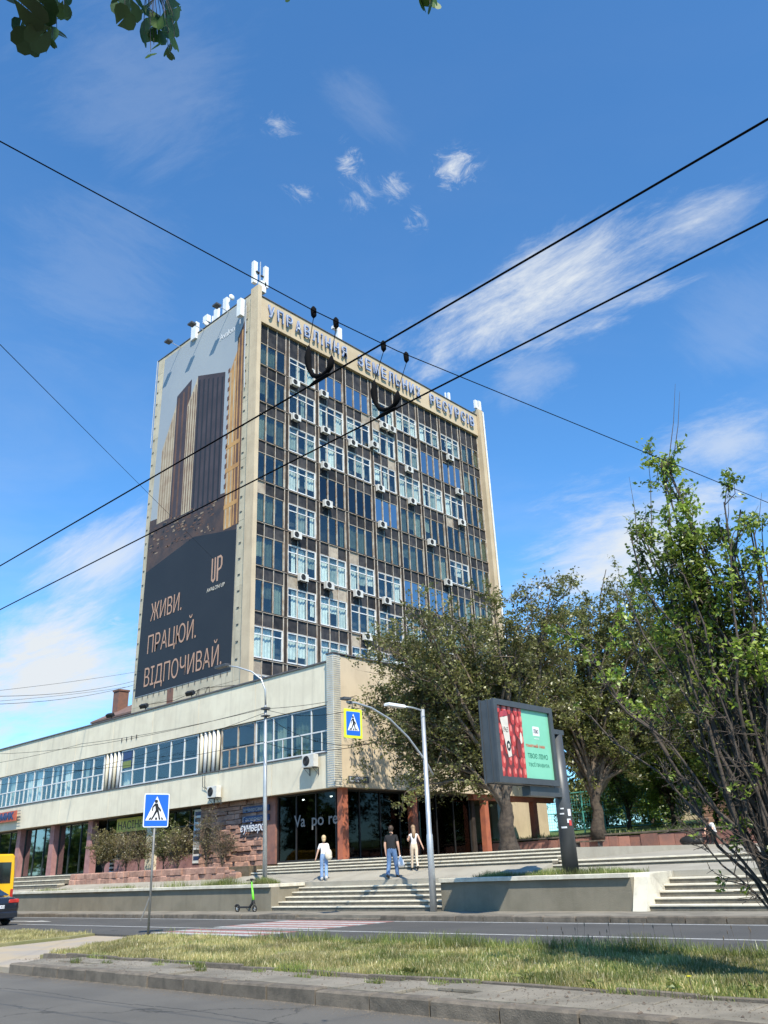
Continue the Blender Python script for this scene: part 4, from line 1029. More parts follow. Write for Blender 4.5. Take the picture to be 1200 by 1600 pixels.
b = B(); b.tube([(-.03, 0, .85), (-.03, 0, 1.06)], .015, 6); b.tube([(-.03, 0, -.1), (-.03, 0, -.25)], .01, 6); b.build('hanger', 'metal_dark', s2, local=True)
b = B(); b.box(-.1, .12, -.45, -.15, 1.12, 1.2); b.box(-.05, .05, -.15, -.05, 1.0, 1.1); b.build('camera_unit', 'metal_dark', s2, local=True)

# billboard
BX = -14.6
t = thing('billboard', 'dark grey framed advertising board with tomatoes and green poster on a thick post', 'billboard', (-14.8, 23.95, 1.45))
b = B(); b.tube([(-14.85, 23.95, 1.15), (-14.85, 23.95, 5.35)], [.25, .215], 20); b.build('post', 'board_grey', t, smooth_=True)
b = B(); b.box(-15.05, -14.65, 23.5, 24.15, 5.352, 5.5); b.box(-15.0, -14.7, 22.0, 23.72, 3.45, 3.72); b.box(-14.95, -14.75, 23.46, 23.72, 5.05, 5.2); b.build('mounting_arm', 'board_grey', t)
b = B(); b.tube([(-14.85, 23.4, 5.1), (-14.85, 23.75, 4.6)], .02, 5); b.tube([(-14.85, 23.4, 4.0), (-14.85, 23.75, 4.5)], .02, 5); b.build('brace', 'galvanised', t)
y0, y1, z0, z1, fw = 20.33, 23.46, 3.75, 6.12, .17
b = B(); b.box(-15.06, BX-.06, y0+.02, y1-.02, z0+.02, z1-.02); b.build('case', 'board_grey', t)
b = B()
b.box(BX-.06, BX+.03, y0, y1, z1-fw, z1); b.box(BX-.06, BX+.03, y0, y1, z0, z0+fw); b.box(BX-.06, BX+.03, y0, y0+fw, z0+fw, z1-fw); b.box(BX-.06, BX+.03, y1-fw, y1, z0+fw, z1-fw)
b.box(-15.12, -15.06, y0, y1, z0, z1); b.box(-14.84, -14.8, y0+.005, y0+.02, z0, z1)
b.build('frame', 'board_grey', t)
pa, pb, pc, pd = y0+fw, y1-fw, z0+fw, z1-fw
pm = pa+(pb-pa)*.47
pst = B().box(BX-.058, BX-.05, pa, pb, pc, pd).build('poster', 'poster_green', t)
B().box(BX-.05, BX-.046, pa, pm, pc, pd).build('print', 'poster_deep', pst)
rt_ = random.Random(5)
k = 0
for row in range(7):
    for c in range(5):
        cy = pa+.12+c*(pm-pa-.16)/4+rt_.uniform(-.03, .03)+(.1 if row % 2 else 0); cz = pc+.16+row*(pd-pc-.24)/6+rt_.uniform(-.04, .04)
        if cy > pm-.08: cy = pm-.09
        r_ = rt_.uniform(.11, .16)
        for q, (m_, s_, dy, dz_) in enumerate((('poster_red', 1, 0, 0), ('poster_pink', .5, .03, .05))):
            b = B(); a0 = rt_.uniform(-.2, .2)
            pl = [(min(max(cy+dy+math.cos(a)*r_*.72*s_, pa+.003), pm-.003), min(max(cz+dz_+math.sin(a)*r_*1.25*s_, pc+.003), pd-.003)) for a in np.linspace(0, 2*math.pi, 15)[:-1]]
            b.prism(pl, 'x', BX-.046+.0002*k, BX-.0459+.0002*k); b.build('print', m_, pst); k += 1
xx = BX-.046+.0002*k+.001; xg = BX-.0485
def pr(poly, m_, d=0): b = B(); b.prism(poly, 'x', xx+d, xx+d+.001); b.build('print', m_, pst)
ty, tz = pa+.2, pc+.55
pr([(ty+.25, tz), (ty+.42, tz+.05), (ty+.36, tz+1.2), (ty-.03, tz+1.12)], 'poster_cream')
pr([(ty-.05, tz+1.14), (ty+.37, tz+1.22), (ty+.34, tz+1.38), (ty+.0, tz+1.3)], 'tail_red', .0015)
pr([(ty+.3+.1*math.cos(a), tz+.33+.15*math.sin(a)) for a in np.linspace(0, 6.28, 15)[:-1]], 'black', .0015)
pr([(ty+.27, tz+.25), (ty+.35, tz+.3), (ty+.33, tz+.4), (ty+.25, tz+.38)], 'poster_cream', .003)
text_on('print_lettering', '1965', .22, (xx+.004, ty+.08, tz+.72), (0, 1, 0), (0, 0, 1), 'black', pst, ext=.0006, fit=.26)
pr([(pm-.28+.11*math.cos(a), pc+.85+.3*math.sin(a)) for a in np.linspace(0, 6.28, 15)[:-1]], 'poster_deep', .0015)
pr([(pm-.14+.06*math.cos(a), pc+1.15+.17*math.sin(a)) for a in np.linspace(0, 6.28, 15)[:-1]], 'poster_cream', .003)
cy = (pm+pb)/2
pr([(cy-.19, pd-.75), (cy+.17, pd-.75), (cy+.17, pd-.5), (cy+.15, pd-.47), (cy-.17, pd-.47), (cy-.19, pd-.5)], 'sign_white', xg-xx)
text_on('print_lettering', 'ЛІМО', .16, (xg+.003, cy-.15, pd-.67), (0, 1, 0), (0, 0, 1), 'black', pst, ext=.0006, off=.004, fit=.27)
text_on('print_lettering', 'морозиво', .07, (xg+.0008, cy-.14, pd-.85), (0, 1, 0), (0, 0, 1), 'sign_white', pst, ext=.0006, fit=.26)
text_on('print_lettering', 'томатний смак', .13, (xg+.0008, pm+.1, pc+.93), (0, 1, 0), (0, 0, 1), 'shop_red', pst, ext=.0006, off=.004, fit=1.05)
text_on('print_lettering', 'ТВОЄ ЛІМО', .19, (xg+.0008, pm+.16, pc+.6), (0, 1, 0), (0, 0, 1), 'poster_dkgreen', pst, ext=.0006, off=.004, fit=1.08)
text_on('print_lettering', 'ТВОЇ ПРАВИЛА', .135, (xg+.0008, pm+.16, pc+.36), (0, 1, 0), (0, 0, 1), 'poster_dkgreen', pst, ext=.0006, off=.002, fit=1.12)
# stickers on the post
b = B()
for (a, z, hh, wd) in ((-20, 2.9, .2, .3), (-30, 2.7, .12, .35), (-70, 2.55, .05, .5), (-75, 2.95, .04, .4), (-70, 3.1, .04, .3)):
    r_ = .252; b.add([(-14.85+r_*math.cos(R(a+u)), 23.95+r_*math.sin(R(a+u)), zz) for u in np.linspace(-40*wd, 40*wd, 5) for zz in (z, z+hh)], [(2*i, 2*i+2, 2*i+3, 2*i+1) for i in range(4)])
b.build('sticker', 'plate_white', t)
b = B(); r_ = .2535; b.add([(-14.85+r_*math.cos(R(-22+u)), 23.95+r_*math.sin(R(-22+u)), zz) for u in np.linspace(-10, 12, 4) for zz in (2.62, 2.78)], [(2*i, 2*i+2, 2*i+3, 2*i+1) for i in range(3)]); b.build('sticker', 'tail_red', t)
# striped bollard at the planting bed
t = thing('bollard', 'short black and white striped bollard in front of the yellow-green shop sign', 'bollard', (-47.7, 27.5, 2.0))
b = B(); b.cyl((-47.7, 27.5, 2.0), (-47.7, 27.5, 2.85), .13, n=12); b.build('post', 'black', t)
for i in range(4): b = B(); b.cyl((-47.7, 27.5, 2.04+i*.22), (-47.7, 27.5, 2.14+i*.22), .135, n=12); b.build('band', 'sign_white', t)
# bench
t = thing('bench', 'low dark bench in the shade before the red stone wall by the second tree', 'bench', (-24, 40.8, 2.08))
B().box(-24.9, -23.2, 40.6, 41.0, 2.5, 2.56).build('seat', 'bark', t)
for x in (-24.7, -23.4): B().box(x-.05, x+.05, 40.65, 40.95, 2.06, 2.5).build('leg', 'metal_dark', t)

# planter wall of red stones
t = thing('planter_wall', 'low planter wall of rough red stones in front of the shrubs', 'stone wall', (-42, 26, 1.6))
x = -49.4
while x < -33.9:
    w_ = rs.uniform(.3, .7); top = 2.06 if x < -35.6 else 2.06-(x+35.6)*.22
    for zz in (1.45, 1.75):
        if zz+.1 < top:
            o = place('stone_block', blk[rs.randrange(3)], (x+w_/2, 26.02+rs.uniform(-.04, .04), zz), t, scale=(w_-.01, 1.6, (min(.3, top-zz))/.2), rot=(rs.uniform(-.05, .05), 0, rs.uniform(-.05, .05)))
    x += w_
B().box(-49.4, -34.0, 26.0, 26.25, 1.4, 1.8).build('backing', 'mortar', t)

# ================================================================== WIRES
def wire(label, pts, rad, sag=0., n=14, name='wire', cat='cable', mt_='wire', extra=None):
    P = []
    for i in range(len(pts)-1):
        a, c = Vector(pts[i]), Vector(pts[i+1])
        for k in range(n+(i == len(pts)-2)):
            u = k/n; q = a.lerp(c, u); q.z -= sag*4*u*(1-u); P.append(q)
    b = B(); b.tube(P, rad, 5); o = b.build(name, mt_, None); setp(o, label, cat); return o
def wz(y, z): return z
for y, lb in ((3.91, 'thick overhead trolleybus wire, the upper one in the sky'), (4.69, 'thick overhead trolleybus wire, the lower one in the sky')):
    wire(lb, [(-70, y, 5.15), (-4.18, y, 5.21), (30, y, 5.29)], .0078, 0, name='trolley_wire', cat='trolley wire')
wire('long span wire crossing the trolleybus wires and carrying their hangers', [(-4.18, -6, 5.7), (-4.2, 1.23, 5.77), (-4.23, 3.85, 5.872), (-4.14, 4.8, 5.864), (-3.15, 10.96, 5.864), (-.4, 28, 6.2)], .0047, 0, name='span_wire')
def hanger(label, x, y, ty1, ty2):
    t = thing('wire_hanger', label, 'wire hanger', (x, y, 5.21), group='hangers holding the trolleybus wires')
    K = .82; zw = 5.208
    for (yy, ex, ez) in ((ty1, -.21, .47), (ty2, .115, .2)):
        xx = -4.256+(yy-3.854)*.08; zt_ = 5.872
        b = B(); b.tube([(xx, yy, zt_+.062), (xx, yy, zt_+.04), (xx, yy+.004, zt_-.026), (xx, yy, zt_-.05)], [.01, .025, .023, .008], 8); b.build('insulator', 'wire', t, smooth_=True)
        b = B(); b.tube([(xx, yy, zt_-.05), (x+ex*K, y, zw+ez*K)], .0033, 5); b.build('rod', 'wire', t)
    pts = [(x+a*K, y, zw+c*K) for a, c in ((-.21, .48), (-.215, .43), (-.225, .35), (-.22, .27), (-.2, .19), (-.15, .1), (-.08, .055), (0, .035), (.06, .055), (.095, .09), (.11, .14), (.118, .2))]
    b = B(); b.tube(pts, [.008, .02, .03, .028, .021, .021, .021, .021, .02, .027, .028, .008], 8); b.build('yoke', 'wire', t, smooth_=True)
    b = B(); b.tube([(x-.164, y, zw), (x-.107, y, zw+.008), (x+.05, y, zw+.01), (x+.08, y, zw)], [.01, .017, .017, .01], 6); b.build('clamp', 'wire', t)
hanger('left wire hanger, a black bent yoke above the upper trolley wire', -4.166, 3.911, 3.887, 4.125)
hanger('right wire hanger, a black bent yoke above the lower trolley wire', -4.166, 4.69, 4.666, 4.945)
wire('thin dark wire slanting down from the upper left to the tower banner', [(-9.2, 1.4, 9.0+0), (-24, 13.2, 14.0), (-43.9, 33.9, 22.0)] if 0 else [tuple(PD(-60, 478, 12)), (-48, 33.9, 22.9)], .007, .0)
wire('upper of the paired wires at the left running to the low roof', [(-40, 15, 9.6), (-57.8, 34, 15.7)], .012, .35)
wire('lower of the paired wires at the left running to the low roof', [(-40, 15, 9.2), (-57.8, 34, 15.4)], .012, .35)
wire('thin wire across the sky left of the tower, highest of the level ones', [(-50, 20, 12.0), (-58.2, 36, 17.0)], .01, .1)
wire('thin wire across the sky left of the tower, second of the level ones', [(-50, 20, 11.4), (-62, 36, 16.2)], .01, .1)
wire('thin service wire along the roof band of the low building to the lamp post', [(-62, 24.0, 9.2), (-46, 24.0, 8.85), (-29.84, 24.15, 8.45)], .011, .15)
wire('second thin service wire sagging from the left to the lamp post', [(-62, 24.0, 10.1), (-29.84, 24.15, 8.5)], .011, .6)
wire('third thin service wire below the others to the lamp post', [(-62, 24.2, 7.9), (-29.84, 24.25, 8.3)], .011, .7)
wire('wire from the left lamp post to the corner of the low building', [(-29.84, 24.2, 8.45), (-28.4, 28.6, 9.3)], .011, .1)
wire('wire from the left lamp post past the hanging sign into the trees', [(-29.84, 24.2, 8.42), (-19.9, 21.0, 6.85), (-17, 27, 8)], .01, .35)
wire('lowest wire in front of the ribbon windows by the corner', [(-29.84, 24.2, 8.2), (-20.2, 21.0, 5.55), (-18.5, 27.4, 7.2)], .01, .5)
wire('wire looping under the hanging crossing sign from the low building windows', [(-50, 23.6, 7.7), (-29.8, 24.0, 7.0), (-19.9, 20.5, 5.45)], .01, .3)
b = B()
for (a, c) in (((-38.7, 8.5), (-38.2, 5.9)), ((-38.9, 6.6), (-37.9, 5.8))):
    b.tube([(a[0], YF-.04, 6.6), (a[0]+.1, YF-.08, 6.0), (c[0], YF-.06, 5.65), (-37.8, YF-.05, 5.7)], .014, 5)
b.build('cable', 'wire', LB)
b = B()
rc = random.Random(4)
for i in range(9):
    x = -48.5+rc.uniform(-.8, .8); b.tube([(x, YT-.25, 13.6), (x+rc.uniform(-.6, .6), YT-.4, 12.6), (x+rc.uniform(-1, 1), YT-.5, 11.2)], .014, 4)
b.tube([(-56, YT-.1, 13.6), (-52, YT-.2, 13.3), (-48.5, YT-.25, 13.6), (-45, YT-.2, 13.2)], .018, 4)
b.build('cable_bundle', 'wire', TW)

# ================================================================== PLANTS
def tubes_np(P, Q, r0, r1, n=3):
    P = np.asarray(P, float); Q = np.asarray(Q, float); r0 = np.asarray(r0, float); r1 = np.asarray(r1, float)
    d = Q-P; ln = np.linalg.norm(d, axis=1, keepdims=True)+1e-9; d = d/ln
    a = np.where(np.abs(d[:, 2:3]) < .9, np.array([[0, 0, 1.]]), np.array([[1., 0, 0]])); u = np.cross(d, a); u /= np.linalg.norm(u, axis=1, keepdims=True); v = np.cross(d, u)
    N = len(P); vs = np.zeros((N, 2*n, 3))
    for j in range(n):
        t = 2*math.pi*j/n; o = u*math.cos(t)+v*math.sin(t)
        vs[:, j] = P+o*r0[:, None]; vs[:, n+j] = Q+o*r1[:, None]
    fs = np.zeros((N, n, 4), int); base = np.arange(N)*2*n
    for j in range(n):
        fs[:, j] = np.stack([base+j, base+(j+1) % n, base+n+(j+1) % n, base+n+j], 1)
    return vs.reshape(-1, 3), fs.reshape(-1, 4)
def leaves_np(C, size, g, up=.35, asp=.55, fold=.25):
    """folded diamond leaves at C, random facing"""
    N = len(C); s = size*g.uniform(.65, 1.3, N)
    n = g.normal(size=(N, 3)); n[:, 2] = np.abs(n[:, 2])+up; n /= np.linalg.norm(n, axis=1, keepdims=True)
    t = g.normal(size=(N, 3)); t[:, 2] -= .4; t -= n*(t*n).sum(1, keepdims=True); t /= np.linalg.norm(t, axis=1, keepdims=True); b = np.cross(n, t)
    vs = np.zeros((N, 4, 3)); S_ = s[:, None]
    vs[:, 0] = C-t*S_*.5; vs[:, 1] = C+b*S_*asp*.5+n*S_*fold*.3; vs[:, 2] = C+t*S_*.5; vs[:, 3] = C-b*S_*asp*.5+n*S_*fold*.3
    return vs.reshape(-1, 3), np.arange(N*4).reshape(N, 4)
def bez(a, c, b, k):
    t = np.linspace(0, 1, k)[:, None]; return (1-t)**2*a+2*t*(1-t)*c+t*t*b
def tree(name, label, base, fork, r0, ells, nl, ns, nt_, nleaf, lsize, lm, seed, bark='bark', group=None, lean=(0, 0), limb_lo=.0, straight=.35, cat='tree', sub=(.9, 2.2), twig=(.3, .8), lr=.42, bare=0, gnarl=.05, wt=None, tw_r=1., zramp=None):
    g = np.random.default_rng(seed); t = thing(name, label, cat, base, group=group); base = np.array(base, float)
    # trunk
    top = base+np.array([lean[0], lean[1], fork]); k = 9; b = B()
    pts = [base+(top-base)*i/(k-1)+np.array([g.normal()*gnarl, g.normal()*gnarl, 0])*(0 < i < k-1) for i in range(k)]
    pts[0] = pts[0]-np.array([0, 0, .15])
    rad = [r0*(1+.45*math.exp(-i*1.3)) * (1-.35*i/(k-1))*(1+g.uniform(-.06, .08)) for i in range(k)]
    b.tube(pts, rad, 12); n_ = len(b.v)
    b.v = [tuple(np.array(v)+g.normal(size=3)*r0*.05) for v in b.v]
    b.build('trunk', 'bark_trunk', t, smooth_=True)
    P, Q, A, C = [], [], [], []; tips = []
    wts = np.array([e[1][0]*e[1][1]*e[1][2] for e in ells])**.8; wts /= wts.sum()
    if wt: wts = np.array(wt, float)/sum(wt)
    limbs = []
    for i in range(nl):
        e = ells[g.choice(len(ells), p=wts)]; d = g.normal(size=3); d /= np.linalg.norm(d); d *= g.uniform(.45, .95)
        if e[1][2] > 3*e[1][0]: d[2] = g.uniform(-.3, 1.0)
        tgt = np.array(e[0])+d*np.array(e[1]); u = g.uniform(limb_lo, 1); st = base+(top-base)*(1-(1-u)*1.0)
        L_ = np.linalg.norm(tgt-st); ctl = st+(tgt-st)*.45+np.array([g.normal()*L_*.06, g.normal()*L_*.06, L_*straight*g.uniform(.3, .7)])
        pl = bez(st, ctl, tgt, 8); pl[1:-1] += g.normal(size=(6, 3))*L_*.014; limbs.append(pl)
        rr = r0*lr*(.6+.4*g.random())*min(1, L_/4); ra = rr*np.linspace(1, .12, 8)**1.1+.008
        P += list(pl[:-1]); Q += list(pl[1:]); A += list(ra[:-1]); C += list(ra[1:])
    v1, f1 = tubes_np(P, Q, A, C, 6)
    P2, Q2, A2, C2 = [], [], [], []; lc = []
    for pl in limbs:
        for j in range(ns):
            u = g.uniform(.25, 1)*6.99; i0 = int(u); st = pl[i0]+(pl[i0+1]-pl[i0])*(u-i0); dr = pl[i0+1]-pl[i0]; dr /= np.linalg.norm(dr)+1e-9
            d = dr*.7+g.normal(size=3)*.6+np.array([0, 0, .2]); d /= np.linalg.norm(d); L_ = g.uniform(*sub); en = st+d*L_; mid = st+d*L_*.5+g.normal(size=3)*L_*.08
            r_ = (.006+.008*L_)*tw_r; P2 += [st, mid]; Q2 += [mid, en]; A2 += [r_, r_*.7]; C2 += [r_*.7, r_*.35]
            for q in range(nt_):
                w_ = g.uniform(.25, 1); s2 = st+(en-st)*w_; d2 = d*.6+g.normal(size=3)*.75+np.array([0, 0, .12]); d2 /= np.linalg.norm(d2); L2 = g.uniform(*twig); e2 = s2+d2*L2
                P2.append(s2); Q2.append(e2); A2.append(.0055*tw_r); C2.append(.003*tw_r); lc.append((s2, e2))
    v2, f2 = tubes_np(P2, Q2, A2, C2, 3)
    vv = np.concatenate([v1, v2]); ff = np.concatenate([f1, f2+len(v1)])
    me = npmesh('branches', vv-base, ff, [bark]); place('branches', me, (0, 0, 0), t, local=True)
    if nleaf:
        lc = np.array(lc); m_ = len(lc); keep = g.random(m_) > bare
        if zramp: keep &= g.random(m_) < np.clip((lc[:, 1, 2]-zramp[0])/(zramp[1]-zramp[0]), .07, 1)
        idx = g.choice(np.nonzero(keep)[0], nleaf); u = g.uniform(.25, 1.1, nleaf)[:, None]
        Cn = lc[idx, 0]*(1-u)+lc[idx, 1]*u+g.normal(size=(nleaf, 3))*lsize*.5
        v, f = leaves_np(Cn, lsize, g)
        me = npmesh('crown', v-base, f, [lm]); place('crown', me, (0, 0, 0), t, local=True)
    return t
tree('walnut_tree', 'large sparse olive tree with thick forked trunk, directly before the orange pillars', (-20.87, 29.34, 2.05), 2.7, .34,
     [((-22.6, 28.0, 9.0), (4.3, 4.2, 4.4)), ((-24.6, 26.6, 7.2), (2.4, 2.2, 2.8)), ((-20.0, 30.1, 10.6), (2.5, 2.5, 3.0)), ((-23.4, 27.4, 5.3), (3.9, 3.7, 1.3))],
     68, 12, 8, 76000, .15, 'leaf_olive', 21, limb_lo=.55, bare=.1)
tree('walnut_tree', 'second broad olive tree behind the billboard, rooted on the grassy bank', (-24.0, 41.9, 2.75), 3.4, .33,
     [((-22.6, 42.8, 11.0), (5.2, 5.0, 5.8)), ((-18.8, 45.3, 11.0), (4.2, 4.0, 5.4)), ((-26.2, 40.0, 11.5), (3.2, 3.0, 4.2)), ((-21.8, 42.9, 15.8), (3.0, 3.0, 2.2))],
     84, 12, 8, 84000, .19, 'leaf_olive2', 22, limb_lo=.5, bare=.1)
# right foreground tree on the far pavement: many steep stems fanning to the left
ET = tree('young_elm_tree', 'upright bright green tree with many dark fanning stems, nearest on the right edge', (-4.05, 11.5, .15), .9, .1,
     [(PD(1050, 810, 12.2), (.16, .16, 1.15)), (PD(1068, 900, 12.1), (.65, .6, .9)), (PD(1008, 900, 12.3), (.2, .2, .9)), (PD(960, 960, 12.3), (.5, .5, .6)), (PD(1165, 900, 11.8), (.36, .36, 1.15)), (PD(1120, 1060, 12), (1.1, 1.0, .6)),
      (PD(960, 1090, 12.2), (.55, .55, .5)), (PD(1100, 1240, 12), (.9, .8, .5)), (PD(880, 990, 12.5), (.3, .3, .25))],
     50, 10, 6, 13500, .08, 'leaf_bright', 23, bark='bark_dark', limb_lo=.2, straight=.06, sub=(.2, .55), twig=(.1, .25), lr=.3, bare=.15, gnarl=.02, wt=(14, 13, 7, 5, 12, 7, 4, 2, 2), zramp=(2.9, 5.2))
for (a, c, d_) in (((1045, 720), (1055, 600), 12.2), ((1052, 720), (1062, 612), 12.2), ((1018, 820), (1010, 690), 12.2), ((996, 850), (983, 745), 12.3), ((1135, 830), (1137, 770), 11.9), ((1150, 850), (1185, 790), 11.8), ((1178, 840), (1190, 770), 11.8)):
    b = B(); p, q = PD(a[0], a[1], d_), PD(c[0], c[1], d_); b.tube([p, (p+q)/2+np.array([.02, .01, 0]), q], [.008, .005, .002], 5); b.build('shoot', 'bark_dark', ET)
gf = [((-27.15, 51.25), 9.5, 'leaf_green'), ((-24.6, 52.0), 7.5, 'leaf_bright'), ((-22.4, 53.2), 10.5, 'leaf_green'), ((-20.1, 50.5), 7, 'leaf_bright'), ((-18.7, 46.4), 12, 'leaf_olive2')]
names_ = ['first', 'second', 'third', 'fourth', 'fifth']
for i, ((x, y), h_, lm) in enumerate(gf):
    tree('young_tree', ['slim dark trunked tree on the bank just right of the second big tree', 'small bright green tree on the bank, low crown', 'mid sized green tree on the bank before the pinkish stone building', 'small pale green tree on the bank near the seated person', 'forked tree at the right end of the stone wall'][i],
         (x, y, hz(x, y)-.05), 2.0, .13, [((x, y, 2.8+h_*.55), (2.0+h_*.08, 2.0+h_*.08, h_*.38))], 20, 9, 6, 12000, .2, lm, 30+i, bark='bark_dark', limb_lo=.4, group='small trees on the grassy bank')
for i, (x, y, h_, wd) in enumerate([(-31, 62, 13.5, 4.5), (-24, 66, 14.5, 5), (-17.5, 60, 14, 5), (-13, 53, 12.5, 4.5), (-9, 46, 12, 4.5), (-36, 64, 10, 4)]):
    tree('backdrop_tree', ['dark leafy tree far behind the teal fence', 'tall leafy tree before the peach apartment house', 'tall leafy tree far right behind the pinkish stone building', 'leafy tree at the far right behind the stone wall', 'leafy tree at the right picture edge behind the upright tree', 'low leafy tree behind the orange pillars'][i],
         (x, y, hz(x, y)-.05), 3.0, .22, [((x, y, 3.2+h_*.52), (wd, wd, h_*.45)), ((x, y, 5), (wd*.8, wd*.8, 2.5))], 30, 10, 6, 16000, .3, 'leaf_olive2' if i % 2 else 'leaf_green', 50+i, bark='bark_dark', limb_lo=.4, group='trees in the background', sub=(1.2, 2.8), twig=(.5, 1.2))
# trees on the camera side of the street
tree('median_tree', 'leafy verge tree just right of the view, throwing shade on the grass', (1.4, 11.9, .15), 1.8, .14,
     [((.4, 12.0, 3.4), (1.9, 1.3, 1.1)), ((2.2, 12, 4.4), (2, 1.5, 1.8))], 30, 10, 6, 16000, .14, 'leaf_green', 71, limb_lo=.5)
tree('verge_tree', 'second leafy verge tree further right along the verge', (5.2, 10.8, .15), 2.4, .16, [((4.6, 11, 5.4), (2.4, 1.8, 2.0))], 20, 9, 6, 9000, .16, 'leaf_green', 72, limb_lo=.5)
for i, (x, y) in enumerate(((-75, -11), (-90, -13), (-104, -11), (12, -15), (-119, -12), (-134, -13), (-150, -11))):
    tree('street_tree', 'broad leafy tree on the camera side of the street, number %s along the row' % ['one', 'two', 'three', 'four', 'five', 'six', 'seven'][i] if 0 else ['street tree on the opposite side, nearest in the row', 'street tree on the opposite side, second in the row', 'street tree on the opposite side, third in the row', 'street tree behind the viewer to the right', 'street tree on the opposite side, fourth in the row', 'street tree on the opposite side, fifth in the row', 'street tree on the opposite side, last in the row'][i],
         (x, y, -.05), 3.2, .25, [((x, y, 7.2), (7.0, 4.5, 6.2))], 18, 8, 5, 5000, .9, 'leaf_green', 80+i, group='trees on the opposite side of the street')
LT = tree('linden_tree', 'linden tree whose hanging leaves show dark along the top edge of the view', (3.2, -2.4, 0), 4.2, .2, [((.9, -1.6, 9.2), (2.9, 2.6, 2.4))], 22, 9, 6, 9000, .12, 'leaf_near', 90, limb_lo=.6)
# heart shaped leaves hanging into the frame
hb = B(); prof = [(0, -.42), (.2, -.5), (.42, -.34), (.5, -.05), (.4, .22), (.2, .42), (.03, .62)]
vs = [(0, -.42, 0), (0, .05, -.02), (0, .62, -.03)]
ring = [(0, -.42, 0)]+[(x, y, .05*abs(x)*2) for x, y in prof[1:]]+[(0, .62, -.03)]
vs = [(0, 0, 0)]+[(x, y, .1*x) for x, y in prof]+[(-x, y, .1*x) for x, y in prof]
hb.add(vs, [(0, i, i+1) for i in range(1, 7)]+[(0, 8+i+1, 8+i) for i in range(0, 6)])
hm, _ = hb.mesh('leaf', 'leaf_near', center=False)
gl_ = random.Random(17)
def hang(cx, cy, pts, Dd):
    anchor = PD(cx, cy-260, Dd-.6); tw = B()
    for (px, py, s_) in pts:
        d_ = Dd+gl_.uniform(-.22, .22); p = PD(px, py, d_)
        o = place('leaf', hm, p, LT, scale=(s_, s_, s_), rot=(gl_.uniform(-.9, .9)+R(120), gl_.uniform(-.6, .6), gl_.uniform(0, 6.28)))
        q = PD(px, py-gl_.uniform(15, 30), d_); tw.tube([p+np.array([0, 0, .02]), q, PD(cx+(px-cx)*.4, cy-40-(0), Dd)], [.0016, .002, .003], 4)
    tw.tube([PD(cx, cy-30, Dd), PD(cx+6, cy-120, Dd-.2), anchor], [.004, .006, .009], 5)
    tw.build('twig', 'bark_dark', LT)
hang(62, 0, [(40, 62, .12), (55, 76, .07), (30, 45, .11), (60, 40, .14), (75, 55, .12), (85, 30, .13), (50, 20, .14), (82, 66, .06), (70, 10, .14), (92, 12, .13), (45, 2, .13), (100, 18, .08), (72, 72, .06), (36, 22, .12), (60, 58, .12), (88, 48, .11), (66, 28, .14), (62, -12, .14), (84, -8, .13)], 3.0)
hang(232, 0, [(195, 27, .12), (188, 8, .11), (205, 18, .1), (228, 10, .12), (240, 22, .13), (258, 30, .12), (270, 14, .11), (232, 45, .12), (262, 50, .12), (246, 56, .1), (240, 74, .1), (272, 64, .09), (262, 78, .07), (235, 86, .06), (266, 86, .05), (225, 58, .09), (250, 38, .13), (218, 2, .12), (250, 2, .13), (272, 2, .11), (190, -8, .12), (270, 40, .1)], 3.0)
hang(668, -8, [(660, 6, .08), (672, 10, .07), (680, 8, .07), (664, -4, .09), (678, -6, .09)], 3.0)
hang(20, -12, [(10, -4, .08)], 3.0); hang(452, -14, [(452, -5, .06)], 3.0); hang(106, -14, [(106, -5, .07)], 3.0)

# shrubs in the bed before the shops
for i, (x, w_, z0, h_, lf, lb) in enumerate(((-47.3, 1.55, 2.7, 2.1, 9000, 'roundest leafy shrub at the left end of the bed'), (-44.9, .9, 2.9, 1.3, 3200, 'small reddish shrub before the yellow-green sign'), (-43.6, .8, 2.7, 1.5, 3200, 'thin shrub before the cream pillar'),
                                             (-41.2, 1.25, 2.5, 1.9, 6500, 'greener dense shrub just right of the crossing sign post'), (-39.9, .8, 2.7, 1.6, 3000, 'narrow shrub by the poster strip'), (-37.4, .9, 2.8, 1.9, 1700, 'nearly bare twiggy shrub before the red stone wall'), (-36.1, .6, 2.6, 1.7, 700, 'small bare shrub at the right end of the bed'))):
    tree('shrub', lb, (x, 26.75, 1.98), .55, .035, [((x, 26.75, z0+h_*.5), (w_, .8, h_*.5))], 16, 8, 6, lf, .075, 'leaf_shrub' if i != 3 else 'leaf_olive2', 100+i, cat='shrub', group='shrubs in the bed before the shops', sub=(.25, .7), twig=(.15, .4), limb_lo=.0, straight=.05, lr=.5, gnarl=.01)
